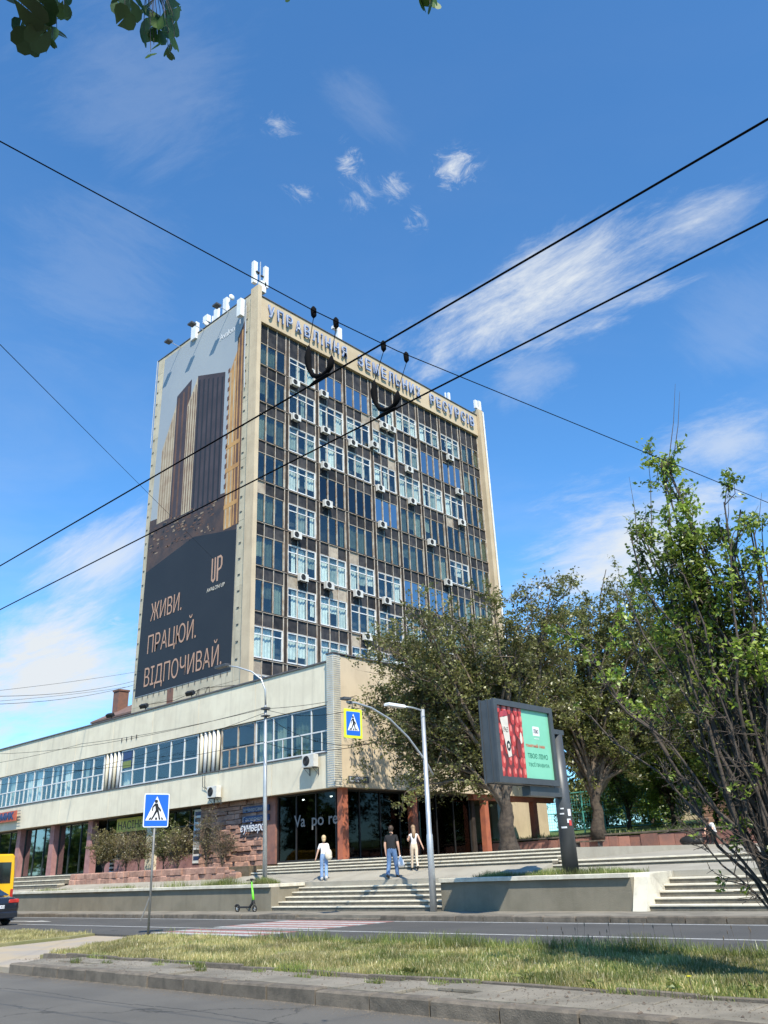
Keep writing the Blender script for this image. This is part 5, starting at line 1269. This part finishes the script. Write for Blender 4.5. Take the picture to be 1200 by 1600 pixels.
# pointed hedge behind teal fence
# ---- grass
def grass(name, poly, n, hmin, hmax, m_, seed, zf, wid=.006, dens=None, clump=0):
    g = np.random.default_rng(seed); xs_ = [p[0] for p in poly]; ys_ = [p[1] for p in poly]; out = []
    pts = np.stack([g.uniform(min(xs_), max(xs_), n*3), g.uniform(min(ys_), max(ys_), n*3)], 1)
    ins = np.zeros(len(pts), bool); j = len(poly)-1
    for i in range(len(poly)):
        xi, yi = poly[i]; xj, yj = poly[j]
        c = ((yi > pts[:, 1]) != (yj > pts[:, 1])) & (pts[:, 0] < (xj-xi)*(pts[:, 1]-yi)/(yj-yi+1e-12)+xi); ins ^= c; j = i
    pts = pts[ins]
    if dens is not None: pts = pts[g.random(len(pts)) < dens(pts[:, 0], pts[:, 1])]
    pts = pts[:n]; n = len(pts)
    cl_ = .5+.5*np.sin(pts[:, 0]*2.3+np.sin(pts[:, 1]*3.1)*1.5)*np.sin(pts[:, 1]*2.7+pts[:, 0]*.8)
    hh = g.uniform(hmin, hmax, n)*(.6+.8*cl_); a = g.uniform(0, 6.28, n); ln = g.uniform(.1, .6, n)*hh; la = g.uniform(0, 6.28, n)
    w_ = wid*g.uniform(.7, 1.6, n)
    vs = np.zeros((n, 4, 3)); z = np.full(n, zf)
    vs[:, 0] = np.stack([pts[:, 0]-np.cos(a)*w_, pts[:, 1]-np.sin(a)*w_, z], 1); vs[:, 1] = np.stack([pts[:, 0]+np.cos(a)*w_, pts[:, 1]+np.sin(a)*w_, z], 1)
    tip = np.stack([pts[:, 0]+np.cos(la)*ln, pts[:, 1]+np.sin(la)*ln, z+hh], 1)
    vs[:, 2] = tip+np.stack([np.cos(a)*w_*.25, np.sin(a)*w_*.25, 0*a], 1); vs[:, 3] = tip-np.stack([np.cos(a)*w_*.25, np.sin(a)*w_*.25, 0*a], 1)
    c = np.array([np.mean(xs_), np.mean(ys_), zf]); me = npmesh(name, vs.reshape(-1, 3)-c, np.arange(n*4).reshape(n, 4), [m_])
    return place(name, me, c, None, kind='stuff')
med = [(-19.7, 9.98), (-23.0, 14.5), (-1, 14.5), (-1, 9.98)]
pt = lambda x, y: np.clip(.62+.55*np.sin(x*1.7+np.sin(y*2.3)*1.4)*np.sin(y*1.9+np.sin(x*.9)*2)+.35*np.sin(x*5.1+y*3.3), .06, 1)
o = grass('grass', med, 80000, .02, .1, 'grass_blade', 1, .16, dens=pt); setp(o, 'yellowish dry grass on the central verge', 'grass')
o = grass('grass', med, 70000, .03, .1, 'grass_green', 2, .16, dens=lambda x, y: np.clip((x+14)/11+(y-10)*.04+.5*np.sin(x*1.3)*np.sin(y*2), .05, .8)); setp(o, 'greener grass growing thicker to the right of the verge', 'grass')
o = grass('grass', [(-21, 13.7), (-22.9, 14.5), (-2, 14.5), (-2, 13.7)], 8000, .08, .24, 'grass_green', 3, .16, dens=lambda x, y: np.clip((x+19)/8, .05, 1)); setp(o, 'tall grass and weeds along the far edge of the verge', 'grass')
o = grass('grass', [(-24.7, 9.6), (-44, 9.6), (-44, 14.5), (-25.9, 14.5)], 45000, .03, .11, 'grass_blade', 4, .16); setp(o, 'dry grass on the verge left of the crossing path', 'grass')
o = grass('grass', [(-38, 23.48), (-38, 24.1), (-28.5, 24.1), (-28.5, 23.48)], 5000, .08, .32, 'grass_green', 5, 1.2, dens=lambda x, y: np.clip((x+36)/5, .1, 1)*np.clip(.4+.6*np.sin(x*1.9), .1, 1)); setp(o, 'grass tufts behind the left retaining wall', 'grass')
o = grass('grass', [(-75, 23.48), (-75, 24.0), (-38, 24.0), (-38, 23.48)], 3500, .06, .2, 'grass_green', 6, 1.2, dens=lambda x, y: np.clip(.3+.7*np.sin(x*.9), .02, 1)); setp(o, 'sparse weeds behind the far left retaining wall', 'grass')
o = grass('grass', [(-18.4, 23.5), (-18.4, 24.6), (-12.6, 24.6), (-12.6, 23.5)], 7500, .06, .22, 'grass_green', 7, 1.2); setp(o, 'grass strip behind the middle retaining wall', 'grass')
o = grass('grass', [(-19.4, 9.78), (-19.4, 9.98), (-2, 9.98), (-2, 9.78)], 2600, .04, .12, 'grass_green', 8, .15, dens=lambda x, y: np.clip(np.sin(x*2.1)+np.sin(x*5.3)*.6, 0, 1)); setp(o, 'weeds creeping over the grass edging', 'grass')
o = grass('grass', [(-36, 42.4), (-36, 56), (0, 56), (0, 42.4)], 30000, .1, .3, 'grass_green', 9, 2.78, wid=.02); setp(o, 'long grass on the bank behind the red stone wall', 'grass')
# tufts in the pavement joints
for i, (x, y) in enumerate(((-17.2, 9.3), (-16.1, 9.35), (-14.6, 9.5), (-13.3, 9.45), (-11.9, 9.6), (-10.6, 9.35), (-9.3, 9.55), (-8.2, 9.65))):
    o = grass('weed_tuft', [(x-.16, y-.07), (x+.16, y-.07), (x+.16, y+.07), (x-.16, y+.07)], 90, .03, .1, 'grass_green', 200+i, .15)
    o['kind'] = 'stuff'
# weeds with broad leaves, seed stalks and dandelions on the verge
g = np.random.default_rng(5)
for i, (x, y) in enumerate(((-7.3, 10.35), (-5.2, 10.2), (-4.3, 10.4), (-9.4, 10.4), (-6.2, 10.15))):
    c = np.array([x, y, .18]); v, f = leaves_np(c+np.abs(g.normal(size=(26, 3)))*np.array([.07, .05, .05])*np.sign(g.normal(size=(26, 3))*[1, 1, 1e-9]+[0, 0, 1]), .12, g, asp=.3)
    me = npmesh('weed', v-c, f, ['grass_green']); o = place('weed', me, c); setp(o, ['leafy weed on the verge left of the dandelion', 'leafy weed beside the yellow dandelion', 'leafy weed nearest the right edge of the verge', 'leafy weed furthest left at the verge edge', 'leafy weed low at the paving edge'][i], 'weed', 'leafy weeds on the verge')
t = thing('dandelion', 'single bright yellow dandelion in the verge at lower right', 'flower', (-5.0, 10.35, .16))
b = B(); b.tube([(-5.0, 10.35, .15), (-5.01, 10.34, .33)], .004, 5); b.build('stem', 'leaf_trunk', t)
b = B()
for i in range(16):
    a = i*2*math.pi/16; b.add([(-5.01, 10.34, .33), (-5.01+.026*math.cos(a-.15), 10.34+.026*math.sin(a-.15), .342), (-5.01+.036*math.cos(a), 10.34+.036*math.sin(a), .338), (-5.01+.026*math.cos(a+.15), 10.34+.026*math.sin(a+.15), .342)], [(0, 1, 2, 3)])
b.build('petals', 'dandelion', t)
b = B()
for i in range(46):
    x = g.uniform(-9, -2.5); y = g.uniform(12.6, 14.4); h_ = g.uniform(.25, .55); lx = g.normal()*.06
    b.tube([(x, y, .16), (x+lx, y, .16+h_)], [.003, .002], 3); b.blob((x+lx, y, .17+h_), (.008, .008, .03), 5, 4)
o = b.build('seed_stalks', 'bark', None, kind='stuff'); setp(o, 'thin seed stalks standing above the shaded verge grass', 'grass')

# ================================================================== VEHICLES
def loft(name, secs, mt_, parent, smooth_=True):
    """secs: list of (x, [(y,z)...]) all same length, closed rings, mirrored already"""
    n = len(secs[0][1]); b = B(); vs = [(x, y, z) for x, r_ in secs for y, z in r_]
    fs = [(i*n+j, i*n+(j+1) % n, (i+1)*n+(j+1) % n, (i+1)*n+j) for i in range(len(secs)-1) for j in range(n)]+[tuple(range(n))[::-1], tuple((len(secs)-1)*n+j for j in range(n))]
    b.add(vs, fs); return b.build(name, mt_, parent, local=True, smooth_=smooth_)
def wheel(parent, x, y, r_, wd):
    b = B(); b.tube([(x, y-wd/2, r_), (x, y-wd/2+.03, r_), (x, y+wd/2-.03, r_), (x, y+wd/2, r_)], [r_*.9, r_, r_, r_*.9], 24); w_ = b.build('wheel', 'rubber', parent, local=True, smooth_=False)
    s_ = -1 if y < 0 else 1; b = B()
    for k in range(5):
        a = k*2*math.pi/5; b.tube([(x, y+s_*(wd/2+.005), r_), (x+math.cos(a)*r_*.6, y+s_*(wd/2+.005), r_+math.sin(a)*r_*.6)], .03, 4)
    b.tube([(x+math.cos(a)*r_*.63, y+s_*(wd/2), r_+math.sin(a)*r_*.63) for a in np.linspace(0, 2*math.pi, 19)], .02, 4)
    b.build('rim', 'galvanised', w_ if 0 else parent, local=True)
def ring(w0, w1, w2, z0, z1, z2, z3, wr):
    """half section mirrored: sill, widest, belt, roof"""
    h_ = [(w0*.92, z0), (w0, z0+.12), (w1, z1), (w2, z2), (wr, z3-.05), (wr-.14, z3)]
    return h_+[(-y, z) for y, z in h_[::-1]]
# dark sedan, local: rear bumper at x=0, nose towards -x
CAR = thing('parked_car', 'dark saloon car cut off by the left edge, seen from behind with red tail lamp', 'car', (-36.0, 15.95, .15))
loft('body', [(.0, ring(.72, .8, .78, .35, .62, .9, .96, .7)), (-.08, ring(.82, .88, .84, .26, .62, .95, 1.0, .74)), (-.35, ring(.86, .91, .86, .2, .62, .97, 1.04, .74)), (-.9, ring(.87, .92, .87, .2, .62, .96, 1.14, .66)),
             (-1.5, ring(.87, .92, .88, .2, .62, .95, 1.36, .6)), (-2.2, ring(.87, .92, .88, .2, .62, .94, 1.43, .58)), (-2.8, ring(.87, .92, .88, .2, .62, .93, 1.38, .58)), (-3.4, ring(.87, .92, .87, .2, .62, .92, 1.05, .64)),
             (-4.2, ring(.85, .9, .8, .22, .6, .82, .88, .66)), (-4.65, ring(.7, .74, .64, .3, .52, .64, .68, .5))], 'car_paint', CAR)
b = B(); b.add([(-.52, -.66, 1.085), (-.52, .66, 1.085), (-1.42, .54, 1.36), (-1.42, -.54, 1.36)], [(0, 1, 2, 3)]); b.build('rear_window', 'car_glass', CAR, local=True)
for s_ in (-1, 1):
    b = B(); b.add([(-.95, s_*.875, .99), (-3.2, s_*.885, .97), (-2.75, s_*.66, 1.34), (-1.5, s_*.67, 1.32)], [(0, 1, 2, 3)]); b.build('side_window', 'car_glass', CAR, local=True)
    b = B(); b.cbox(-.14, .02, s_*.62-.2, s_*.62+.2, .82, .95, .03); b.build('tail_lamp', 'tail_red', CAR, local=True)
    for x in (-.95, -3.7): wheel(CAR, x, s_*.8, .33, .22)
b = B(); b.box(.0, .03, -.26, .26, .62, .74); pl = b.build('number_plate', 'plate_white', CAR, local=True)
me = textmesh('BC 5590 KO', .11, .001); me.materials.clear(); me.materials.append(M['black'])
for v in me.vertices: x_, y_, z_ = v.co; v.co = (z_, x_*.85, y_)
place('plate_lettering', me, (.034, -.24, .645), CAR, local=True)
b = B(); b.cbox(-.12, .05, -.8, .8, .28, .5, .04); b.build('bumper', 'car_paint', CAR, local=True)
# yellow van
VAN = thing('van', 'tall yellow van with dark rear window at the left edge, beyond the dark car', 'van', (-39.9, 17.3, .15))
def vr(w_, z0, z1, c=.1): h_ = [(w_*.95, z0), (w_, z0+.2), (w_, 1.2), (w_*.97, 1.9), (w_*.9, z1-c), (w_*.8, z1)]; return h_+[(-y, z) for y, z in h_[::-1]]
loft('body', [(0, vr(.95, .4, 2.68)), (-.06, vr(1.0, .32, 2.74)), (-4.2, vr(1.0, .3, 2.78)), (-4.6, vr(.99, .3, 2.6)), (-5.1, vr(.97, .3, 1.9)), (-5.9, vr(.85, .35, 1.3, .05))], 'van_yellow', VAN, smooth_=False)
for s_ in (-1, 1):
    b = B(); b.prism([(s_*.08, 1.55), (s_*.78, 1.55), (s_*.74, 2.4), (s_*.08, 2.4)], 'x', .005, .02); b.build('rear_window', 'car_glass', VAN, local=True)
    b = B(); b.cbox(-.08, .02, s_*.9-.06, s_*.9+.06, .8, 1.3, .02); b.build('tail_lamp', 'tail_red', VAN, local=True)
    for x in (-1.0, -4.7): wheel(VAN, x, s_*.85, .35, .24)
b = B(); b.box(.001, .008, -.012, .012, .6, 2.55); b.build('door_seam', 'black', VAN, local=True)
b = B(); b.cbox(-.05, .1, -.92, .92, .4, .62, .03); b.build('bumper', 'black', VAN, local=True)
b = B(); b.box(.002, .015, -.26, .26, .95, 1.07); b.build('number_plate', 'plate_white', VAN, local=True)
# kick scooter
t = thing('kick_scooter', 'bright green and black electric kick scooter parked by the retaining wall', 'scooter', (-28.8, 22.55, .29), rz=R(6))
def swheel(x, parent):
    b = B(); b.tube([(x+.105*math.cos(a), 0, .115+.105*math.sin(a)) for a in np.linspace(0, 2*math.pi, 19)], .022, 6, cap=False); w_ = b.build('wheel', 'rubber', parent, local=True)
    b = B(); b.tube([(x, -.03, .115), (x, .03, .115)], .045, 10)
    for k in range(5): b.tube([(x, 0, .115), (x+.09*math.cos(k*1.257), 0, .115+.09*math.sin(k*1.257))], .008, 4)
    b.build('hub', 'galvanised', parent, local=True)
swheel(-.48, t); swheel(.47, t)
b = B(); b.cbox(-.4, .2, -.085, .085, .14, .2, .02); b.build('deck', 'black', t, local=True)
b = B(); b.tube([(.2, 0, .17), (.32, 0, .28), (.38, 0, .42)], [.05, .045, .05], 8); b.build('neck', 'black', t, local=True)
b = B(); b.tube([(.47, .045, .115), (.42, .045, .36)], .016, 6); b.tube([(.47, -.045, .115), (.42, -.045, .36)], .016, 6); b.cyl((.43, 0, .3), (.4, 0, .42), .04, n=10); b.build('fork', 'black', t, local=True)
b = B(); b.tube([(.4, 0, .42), (.36, 0, .62), (.3, 0, .95)], [.055, .045, .03], 10); b.build('stem', 'scooter_green', t, local=True, smooth_=True)
b = B(); b.tube([(.3, 0, .93), (.27, 0, 1.12)], .026, 8); b.build('stem_top', 'scooter_green', t, local=True)
b = B(); b.tube([(.25, -.24, 1.13), (.29, 0, 1.14), (.25, .24, 1.13)], .02, 8); b.cbox(.24, .33, -.05, .05, 1.11, 1.19, .01); b.build('handlebar', 'black', t, local=True)
b = B(); b.tube([(-.62, 0, .2), (-.55, 0, .26), (-.45, 0, .255), (-.38, 0, .2)], .03, 6); b.build('mudguard', 'black', t, local=True)
b = B(); b.tube([(-.1, .09, .15), (-.05, .2, .01)], .012, 5); b.build('kickstand', 'metal_dark', t, local=True)

# ================================================================== PEOPLE
import bmesh
def person(label, loc, rz, J, mats, hgt=1.75, hair=None, bags=None, group=None):
    """J: joint dict override; local +Y is forward, metres for a 1.75 m person; scaled to hgt"""
    j = dict(pel=(0, 0, .96), sp=(0, .0, 1.13), ch=(0, .01, 1.33), nk=(0, .0, 1.47), hb=(0, .015, 1.55), hd=(0, .02, 1.66),
             shL=(-.175, 0, 1.41), elL=(-.22, -.02, 1.13), wrL=(-.23, .05, .89), hnL=(-.23, .07, .81), shR=(.175, 0, 1.41), elR=(.22, -.02, 1.13), wrR=(.23, .05, .89), hnR=(.23, .07, .81),
             hiL=(-.09, 0, .92), knL=(-.1, .03, .5), anL=(-.1, -.02, .09), toL=(-.1, .14, .035), hiR=(.09, 0, .92), knR=(.1, .03, .5), anR=(.1, -.02, .09), toR=(.1, .14, .035))
    rad = dict(pel=.125, sp=.12, ch=.135, nk=.055, hb=.06, hd=.095, shL=.062, elL=.042, wrL=.027, hnL=.032, shR=.062, elR=.042, wrR=.027, hnR=.032, hiL=.095, knL=.06, anL=.042, toL=.035, hiR=.095, knR=.06, anR=.042, toR=.035)
    rad.update(J.get('rad', {})); j.update({k: v for k, v in J.items() if k != 'rad'})
    E_ = [('pel', 'sp'), ('sp', 'ch'), ('ch', 'nk'), ('nk', 'hb'), ('hb', 'hd')]
    for s_ in 'LR': E_ += [('ch', 'sh'+s_), ('sh'+s_, 'el'+s_), ('el'+s_, 'wr'+s_), ('wr'+s_, 'hn'+s_), ('pel', 'hi'+s_), ('hi'+s_, 'kn'+s_), ('kn'+s_, 'an'+s_), ('an'+s_, 'to'+s_)]
    for s_, q in (('L', 1), ('R', -1)):
        h_ = Vector(j['hn'+s_]); d = (h_-Vector(j['wr'+s_])).normalized()
        fwd = Vector((0, 1, 0)); fwd = (fwd-d*fwd.dot(d)).normalized() if abs(d.y) < .95 else Vector((0, 0, 1))
        for i, (o, ln) in enumerate(((.024, .065), (.008, .075), (-.009, .07), (-.025, .055))):
            k = 'f%s%d' % (s_, i); k2 = k+'t'; j[k] = tuple(h_+fwd*o+d*.035); j[k2] = tuple(h_+fwd*(o+.012)+d*(.035+ln*.75)+Vector((q*.012, 0, 0))); rad[k] = .0095; rad[k2] = .0075
            E_ += [('hn'+s_, k), (k, k2)]
        k = 'th'+s_; j[k] = tuple(h_-d*.01+fwd*.05); j[k+'t'] = tuple(h_+d*.03+fwd*.06); rad[k] = .011; rad[k+'t'] = .008; E_ += [('hn'+s_, k), (k, k+'t')]
    hd = Vector(j['hd']); nm_ = list(j); bm = bmesh.new(); lay = bm.verts.layers.skin.verify(); V = {}
    for k in nm_:
        v = bm.verts.new(j[k]); V[k] = v; v[lay].radius = (rad[k], rad[k]); v[lay].use_root = (k == 'pel')
    for a, c in E_: bm.edges.new((V[a], V[c]))
    me = bpy.data.meshes.new('skel'); bm.to_mesh(me); bm.free()
    ob = bpy.data.objects.new('skel', me); col.objects.link(ob)
    ob.modifiers.new('s', 'SKIN'); sb = ob.modifiers.new('b', 'SUBSURF'); sb.levels = 2; sb.render_levels = 2
    dg = bpy.context.evaluated_depsgraph_get(); ev = ob.evaluated_get(dg); me2 = bpy.data.meshes.new_from_object(ev)
    bpy.data.objects.remove(ob); me2.name = 'body'
    # face and ears pushed out of the head
    for v in me2.vertices:
        d = v.co-hd
        if d.length < .17 and v.co.z > hd.z-.1:
            v.co.x = hd.x+d.x*.88; v.co.z = hd.z+d.z*1.18
            if d.y > .07 and abs(d.x) < .03 and -.05 < d.z < .03: v.co.y += .022
            if abs(d.x) > .075 and abs(d.z) < .03 and abs(d.y) < .04: v.co.x += math.copysign(.014, d.x)
    order = ['skin', mats['top'], mats['legs'], mats['shoe'], mats['hair']]
    me2.materials.clear()
    for m_ in order: me2.materials.append(M[m_])
    segs = [(a, c) for a, c in E_]
    A = np.array([j[a] for a, c in segs]); Cc = np.array([j[c] for a, c in segs])
    RA = np.array([rad[a] for a, c in segs]); RC = np.array([rad[c] for a, c in segs])
    for p in me2.polygons:
        q = np.array(p.center); d = Cc-A; t_ = np.clip(((q-A)*d).sum(1)/((d*d).sum(1)+1e-9), 0, 1); dist = np.linalg.norm(A+d*t_[:, None]-q, axis=1); i = int((dist-RA*(1-t_)-RC*t_).argmin()); a, c = segs[i]; tt = t_[i]
        m_ = 0
        if a in ('pel',) and c == 'sp': m_ = 2 if q[2] < mats.get('waist', 1.02) else 1
        elif c in ('ch',) or (a == 'ch' and c.startswith('sh')): m_ = 1
        elif a == 'ch' and c == 'nk': m_ = 1 if q[2] < 1.44 else 0
        elif a.startswith('sh'): m_ = 1 if tt < mats.get('sleeve', .6) else 0
        elif a.startswith('hi') or a == 'pel': m_ = 2
        elif a.startswith('kn'): m_ = 2 if tt < .92 else 3
        elif a.startswith('an'): m_ = 3
        elif c == 'hd': m_ = 4 if (q[1] < hd.y+.03 or q[2] > hd.z+.07) and q[2] > hd.z-.09 else 0
        p.material_index = m_; p.use_smooth = True
    s_ = hgt/1.75
    for v in me2.vertices: v.co *= s_
    t = thing('person', label, 'person', loc, rz, group)
    place('body', me2, (0, 0, 0), t, local=True)
    def sc(b): b.v = [tuple(np.array(v)*s_) for v in b.v]; return b
    b = B()
    if hair == 'bob': b.blob((hd.x, hd.y-.02, hd.z+.03), (.1, .115, .125), 12, 8); b.blob((hd.x, hd.y-.06, hd.z-.05), (.085, .07, .09), 10, 6)
    elif hair == 'long': b.blob((hd.x, hd.y-.015, hd.z+.03), (.097, .11, .12), 12, 8); b.tube([(hd.x, hd.y-.06, hd.z), (hd.x, hd.y-.1, hd.z-.15), (hd.x-.01, hd.y-.11, hd.z-.3), (hd.x, hd.y-.1, hd.z-.4)], [.075, .085, .075, .03], 10)
    else: b.blob((hd.x, hd.y-.015, hd.z+.04), (.092, .108, .105), 12, 8)
    sc(b).build('hair', mats['hair'], t, local=True, smooth_=True)
    for e in (-1, 1): b = B(); b.blob((hd.x+e*.033, hd.y+.088, hd.z+.005), (.012, .008, .008), 8, 6); sc(b).build('eye', 'black', t, local=True)
    b = B(); b.tube([(hd.x-.022, hd.y+.09, hd.z-.052), (hd.x, hd.y+.096, hd.z-.055), (hd.x+.022, hd.y+.09, hd.z-.052)], .005, 5); sc(b).build('mouth', 'tail_red', t, local=True)
    return t, s_, j
# woman in white tee and light jeans
def zp(y): return 1.25+(y-24.86)*.226 if y > 24.86 else 1.25
def wface(dx, dy): return math.atan2(-dx, dy)
y = 25.0
t, s_, j = person('person with short blond hair in white tee and light blue jeans', (-26.95, y, zp(y)), wface(-.75, .65),
       dict(knL=(-.09, .1, .5), anL=(-.09, .09, .09), toL=(-.09, .25, .05), knR=(.09, -.02, .5), anR=(.09, -.17, .13), toR=(.09, -.02, .04), elL=(-.26, .0, 1.15), wrL=(-.33, .02, .92), hnL=(-.36, .04, .84), elR=(.22, -.04, 1.14), wrR=(.24, .06, .93), hnR=(.24, .1, .86),
            rad=dict(pel=.125, hiL=.1, hiR=.1, knL=.078, knR=.078, anL=.075, anR=.075, sp=.125)), dict(top='shirt_white', legs='jeans_light', shoe='shirt_white', hair='hair_blond', sleeve=.62, waist=1.05), 1.66, 'bob')
bg_ = thing('shoulder_bag', 'large cream cloth bag on the back of the blond person in white', 'bag', tuple(Vector(t.location)+Vector((0, 0, 1.0))), t.rotation_euler.z)
b = B(); b.blob((.17, -.22, -.02), (.15, .1, .21), 12, 9); b.blob((.2, -.2, -.12), (.13, .11, .12), 10, 6); b.build('pouch', 'bag_cream', bg_, local=True, smooth_=True)
b = B(); b.tube([(.13, -.19, .12), (.13, -.1, .36), (.12, .03, .4), (.13, .1, .28)], .018, 6); b.build('strap', 'bag_cream', bg_, local=True)
# man in black tee and jeans
y = 24.95
t, s_, j = person('person in black tee and blue jeans carrying a white plastic bag', (-23.15, y, zp(y)), wface(-.35, .9),
       dict(knL=(-.13, .02, .5), anL=(-.15, -.1, .1), toL=(-.16, .06, .035), knR=(.11, .12, .51), anR=(.13, .16, .09), toR=(.13, .33, .04), elL=(-.25, -.02, 1.12), wrL=(-.24, .02, .86), hnL=(-.23, .04, .78), elR=(.26, -.03, 1.12), wrR=(.27, .06, .87), hnR=(.27, .08, .79),
            shL=(-.2, 0, 1.42), shR=(.2, 0, 1.42), rad=dict(pel=.155, sp=.155, ch=.165, hiL=.115, hiR=.115, knL=.085, knR=.085, anL=.07, anR=.07, nk=.065, elL=.05, elR=.05)),
       dict(top='shirt_black', legs='jeans', shoe='shoe_black', hair='hair_brown', sleeve=.6, waist=1.0), 1.82)
bg_ = thing('plastic_bag', 'white plastic carrier bag hanging from the hand of the person in black', 'bag', tuple(Vector(t.location)+Vector((0, 0, .5))), t.rotation_euler.z)
b = B(); b.tube([(.3, .09, .31), (.3, .09, .24), (.31, .09, .1), (.33, .09, -.04), (.33, .09, -.1)], [.015, .04, .11, .13, .07], 10); b.build('pouch', 'bag_white', bg_, local=True, smooth_=True)
# woman in cream trousers
y = 26.0
t, s_, j = person('person with long fair hair in white top and cream trousers, one hand raised', (-22.95, y, zp(y)), wface(-.8, .6),
       dict(knL=(-.08, .1, .52), anL=(-.08, .18, .1), toL=(-.08, .33, .05), knR=(.08, -.05, .5), anR=(.08, -.25, .14), toR=(.08, -.12, .04), elL=(-.22, .04, 1.17), wrL=(-.2, .25, 1.2), hnL=(-.19, .32, 1.25), elR=(.25, -.1, 1.16), wrR=(.33, -.14, .95), hnR=(.36, -.14, .88),
            rad=dict(pel=.135, sp=.1, ch=.115, hiL=.105, hiR=.105, knL=.062, knR=.062, anL=.045, anR=.045, shL=.05, shR=.05, elL=.035, elR=.035)), dict(top='shirt_white', legs='trousers_cream', shoe='shoe_black', hair='hair_light', sleeve=.1, waist=1.06), 1.6, 'long')
ph = thing('phone', 'small dark phone held up by the person in cream trousers', 'phone', tuple(Vector(t.location)+Vector((0, 0, 1.12))), t.rotation_euler.z)
b = B(); b.cbox(-.2, -.14, .3, .31, .02, .15, .003); b.build('phone_body', 'black', ph, local=True)
# person resting on the stone wall, dark luggage in front
t, s_, j = person('person in white top bent forward, sitting at the stone wall under the trees', (-17.45, 41.0, 2.05), wface(-.3, -.95),
       dict(pel=(0, 0, .5), sp=(0, .08, .68), ch=(0, .2, .85), nk=(0, .3, .97), hb=(0, .34, 1.02), hd=(0, .4, 1.1), shL=(-.17, .24, .93), shR=(.17, .24, .93), elL=(-.23, .38, .7), wrL=(-.15, .52, .55), hnL=(-.1, .55, .5), elR=(.23, .38, .7), wrR=(.15, .52, .55), hnR=(.1, .55, .5),
            hiL=(-.1, .02, .48), hiR=(.1, .02, .48), knL=(-.13, .42, .5), knR=(.13, .42, .5), anL=(-.13, .4, .09), anR=(.13, .4, .09), toL=(-.13, .56, .035), toR=(.13, .56, .035)), dict(top='shirt_white', legs='shirt_black', shoe='shoe_black', hair='hair_brown', sleeve=.6, waist=.55), 1.72)
B().box(-18.2, -16.7, 41.0, 41.4, 2.06, 2.44).build('stone_seat', 'red_stone_dark', None, label='rough stone block the person under the trees sits on', cat='stone block')
t = thing('travel_bag', 'bulky black bag on the ground beside the sitting person', 'bag', (-18.35, 40.5, 2.05))
b = B(); b.blob((-18.4, 40.5, 2.28), (.62, .3, .25), 14, 8); b.blob((-18.1, 40.5, 2.5), (.25, .2, .2), 10, 7); b.build('pouch', 'black', t, smooth_=True)
b = B(); b.tube([(-18.7, 40.4, 2.4), (-18.5, 40.35, 2.62), (-18.2, 40.38, 2.5)], .02, 6); b.build('handle', 'black', t)
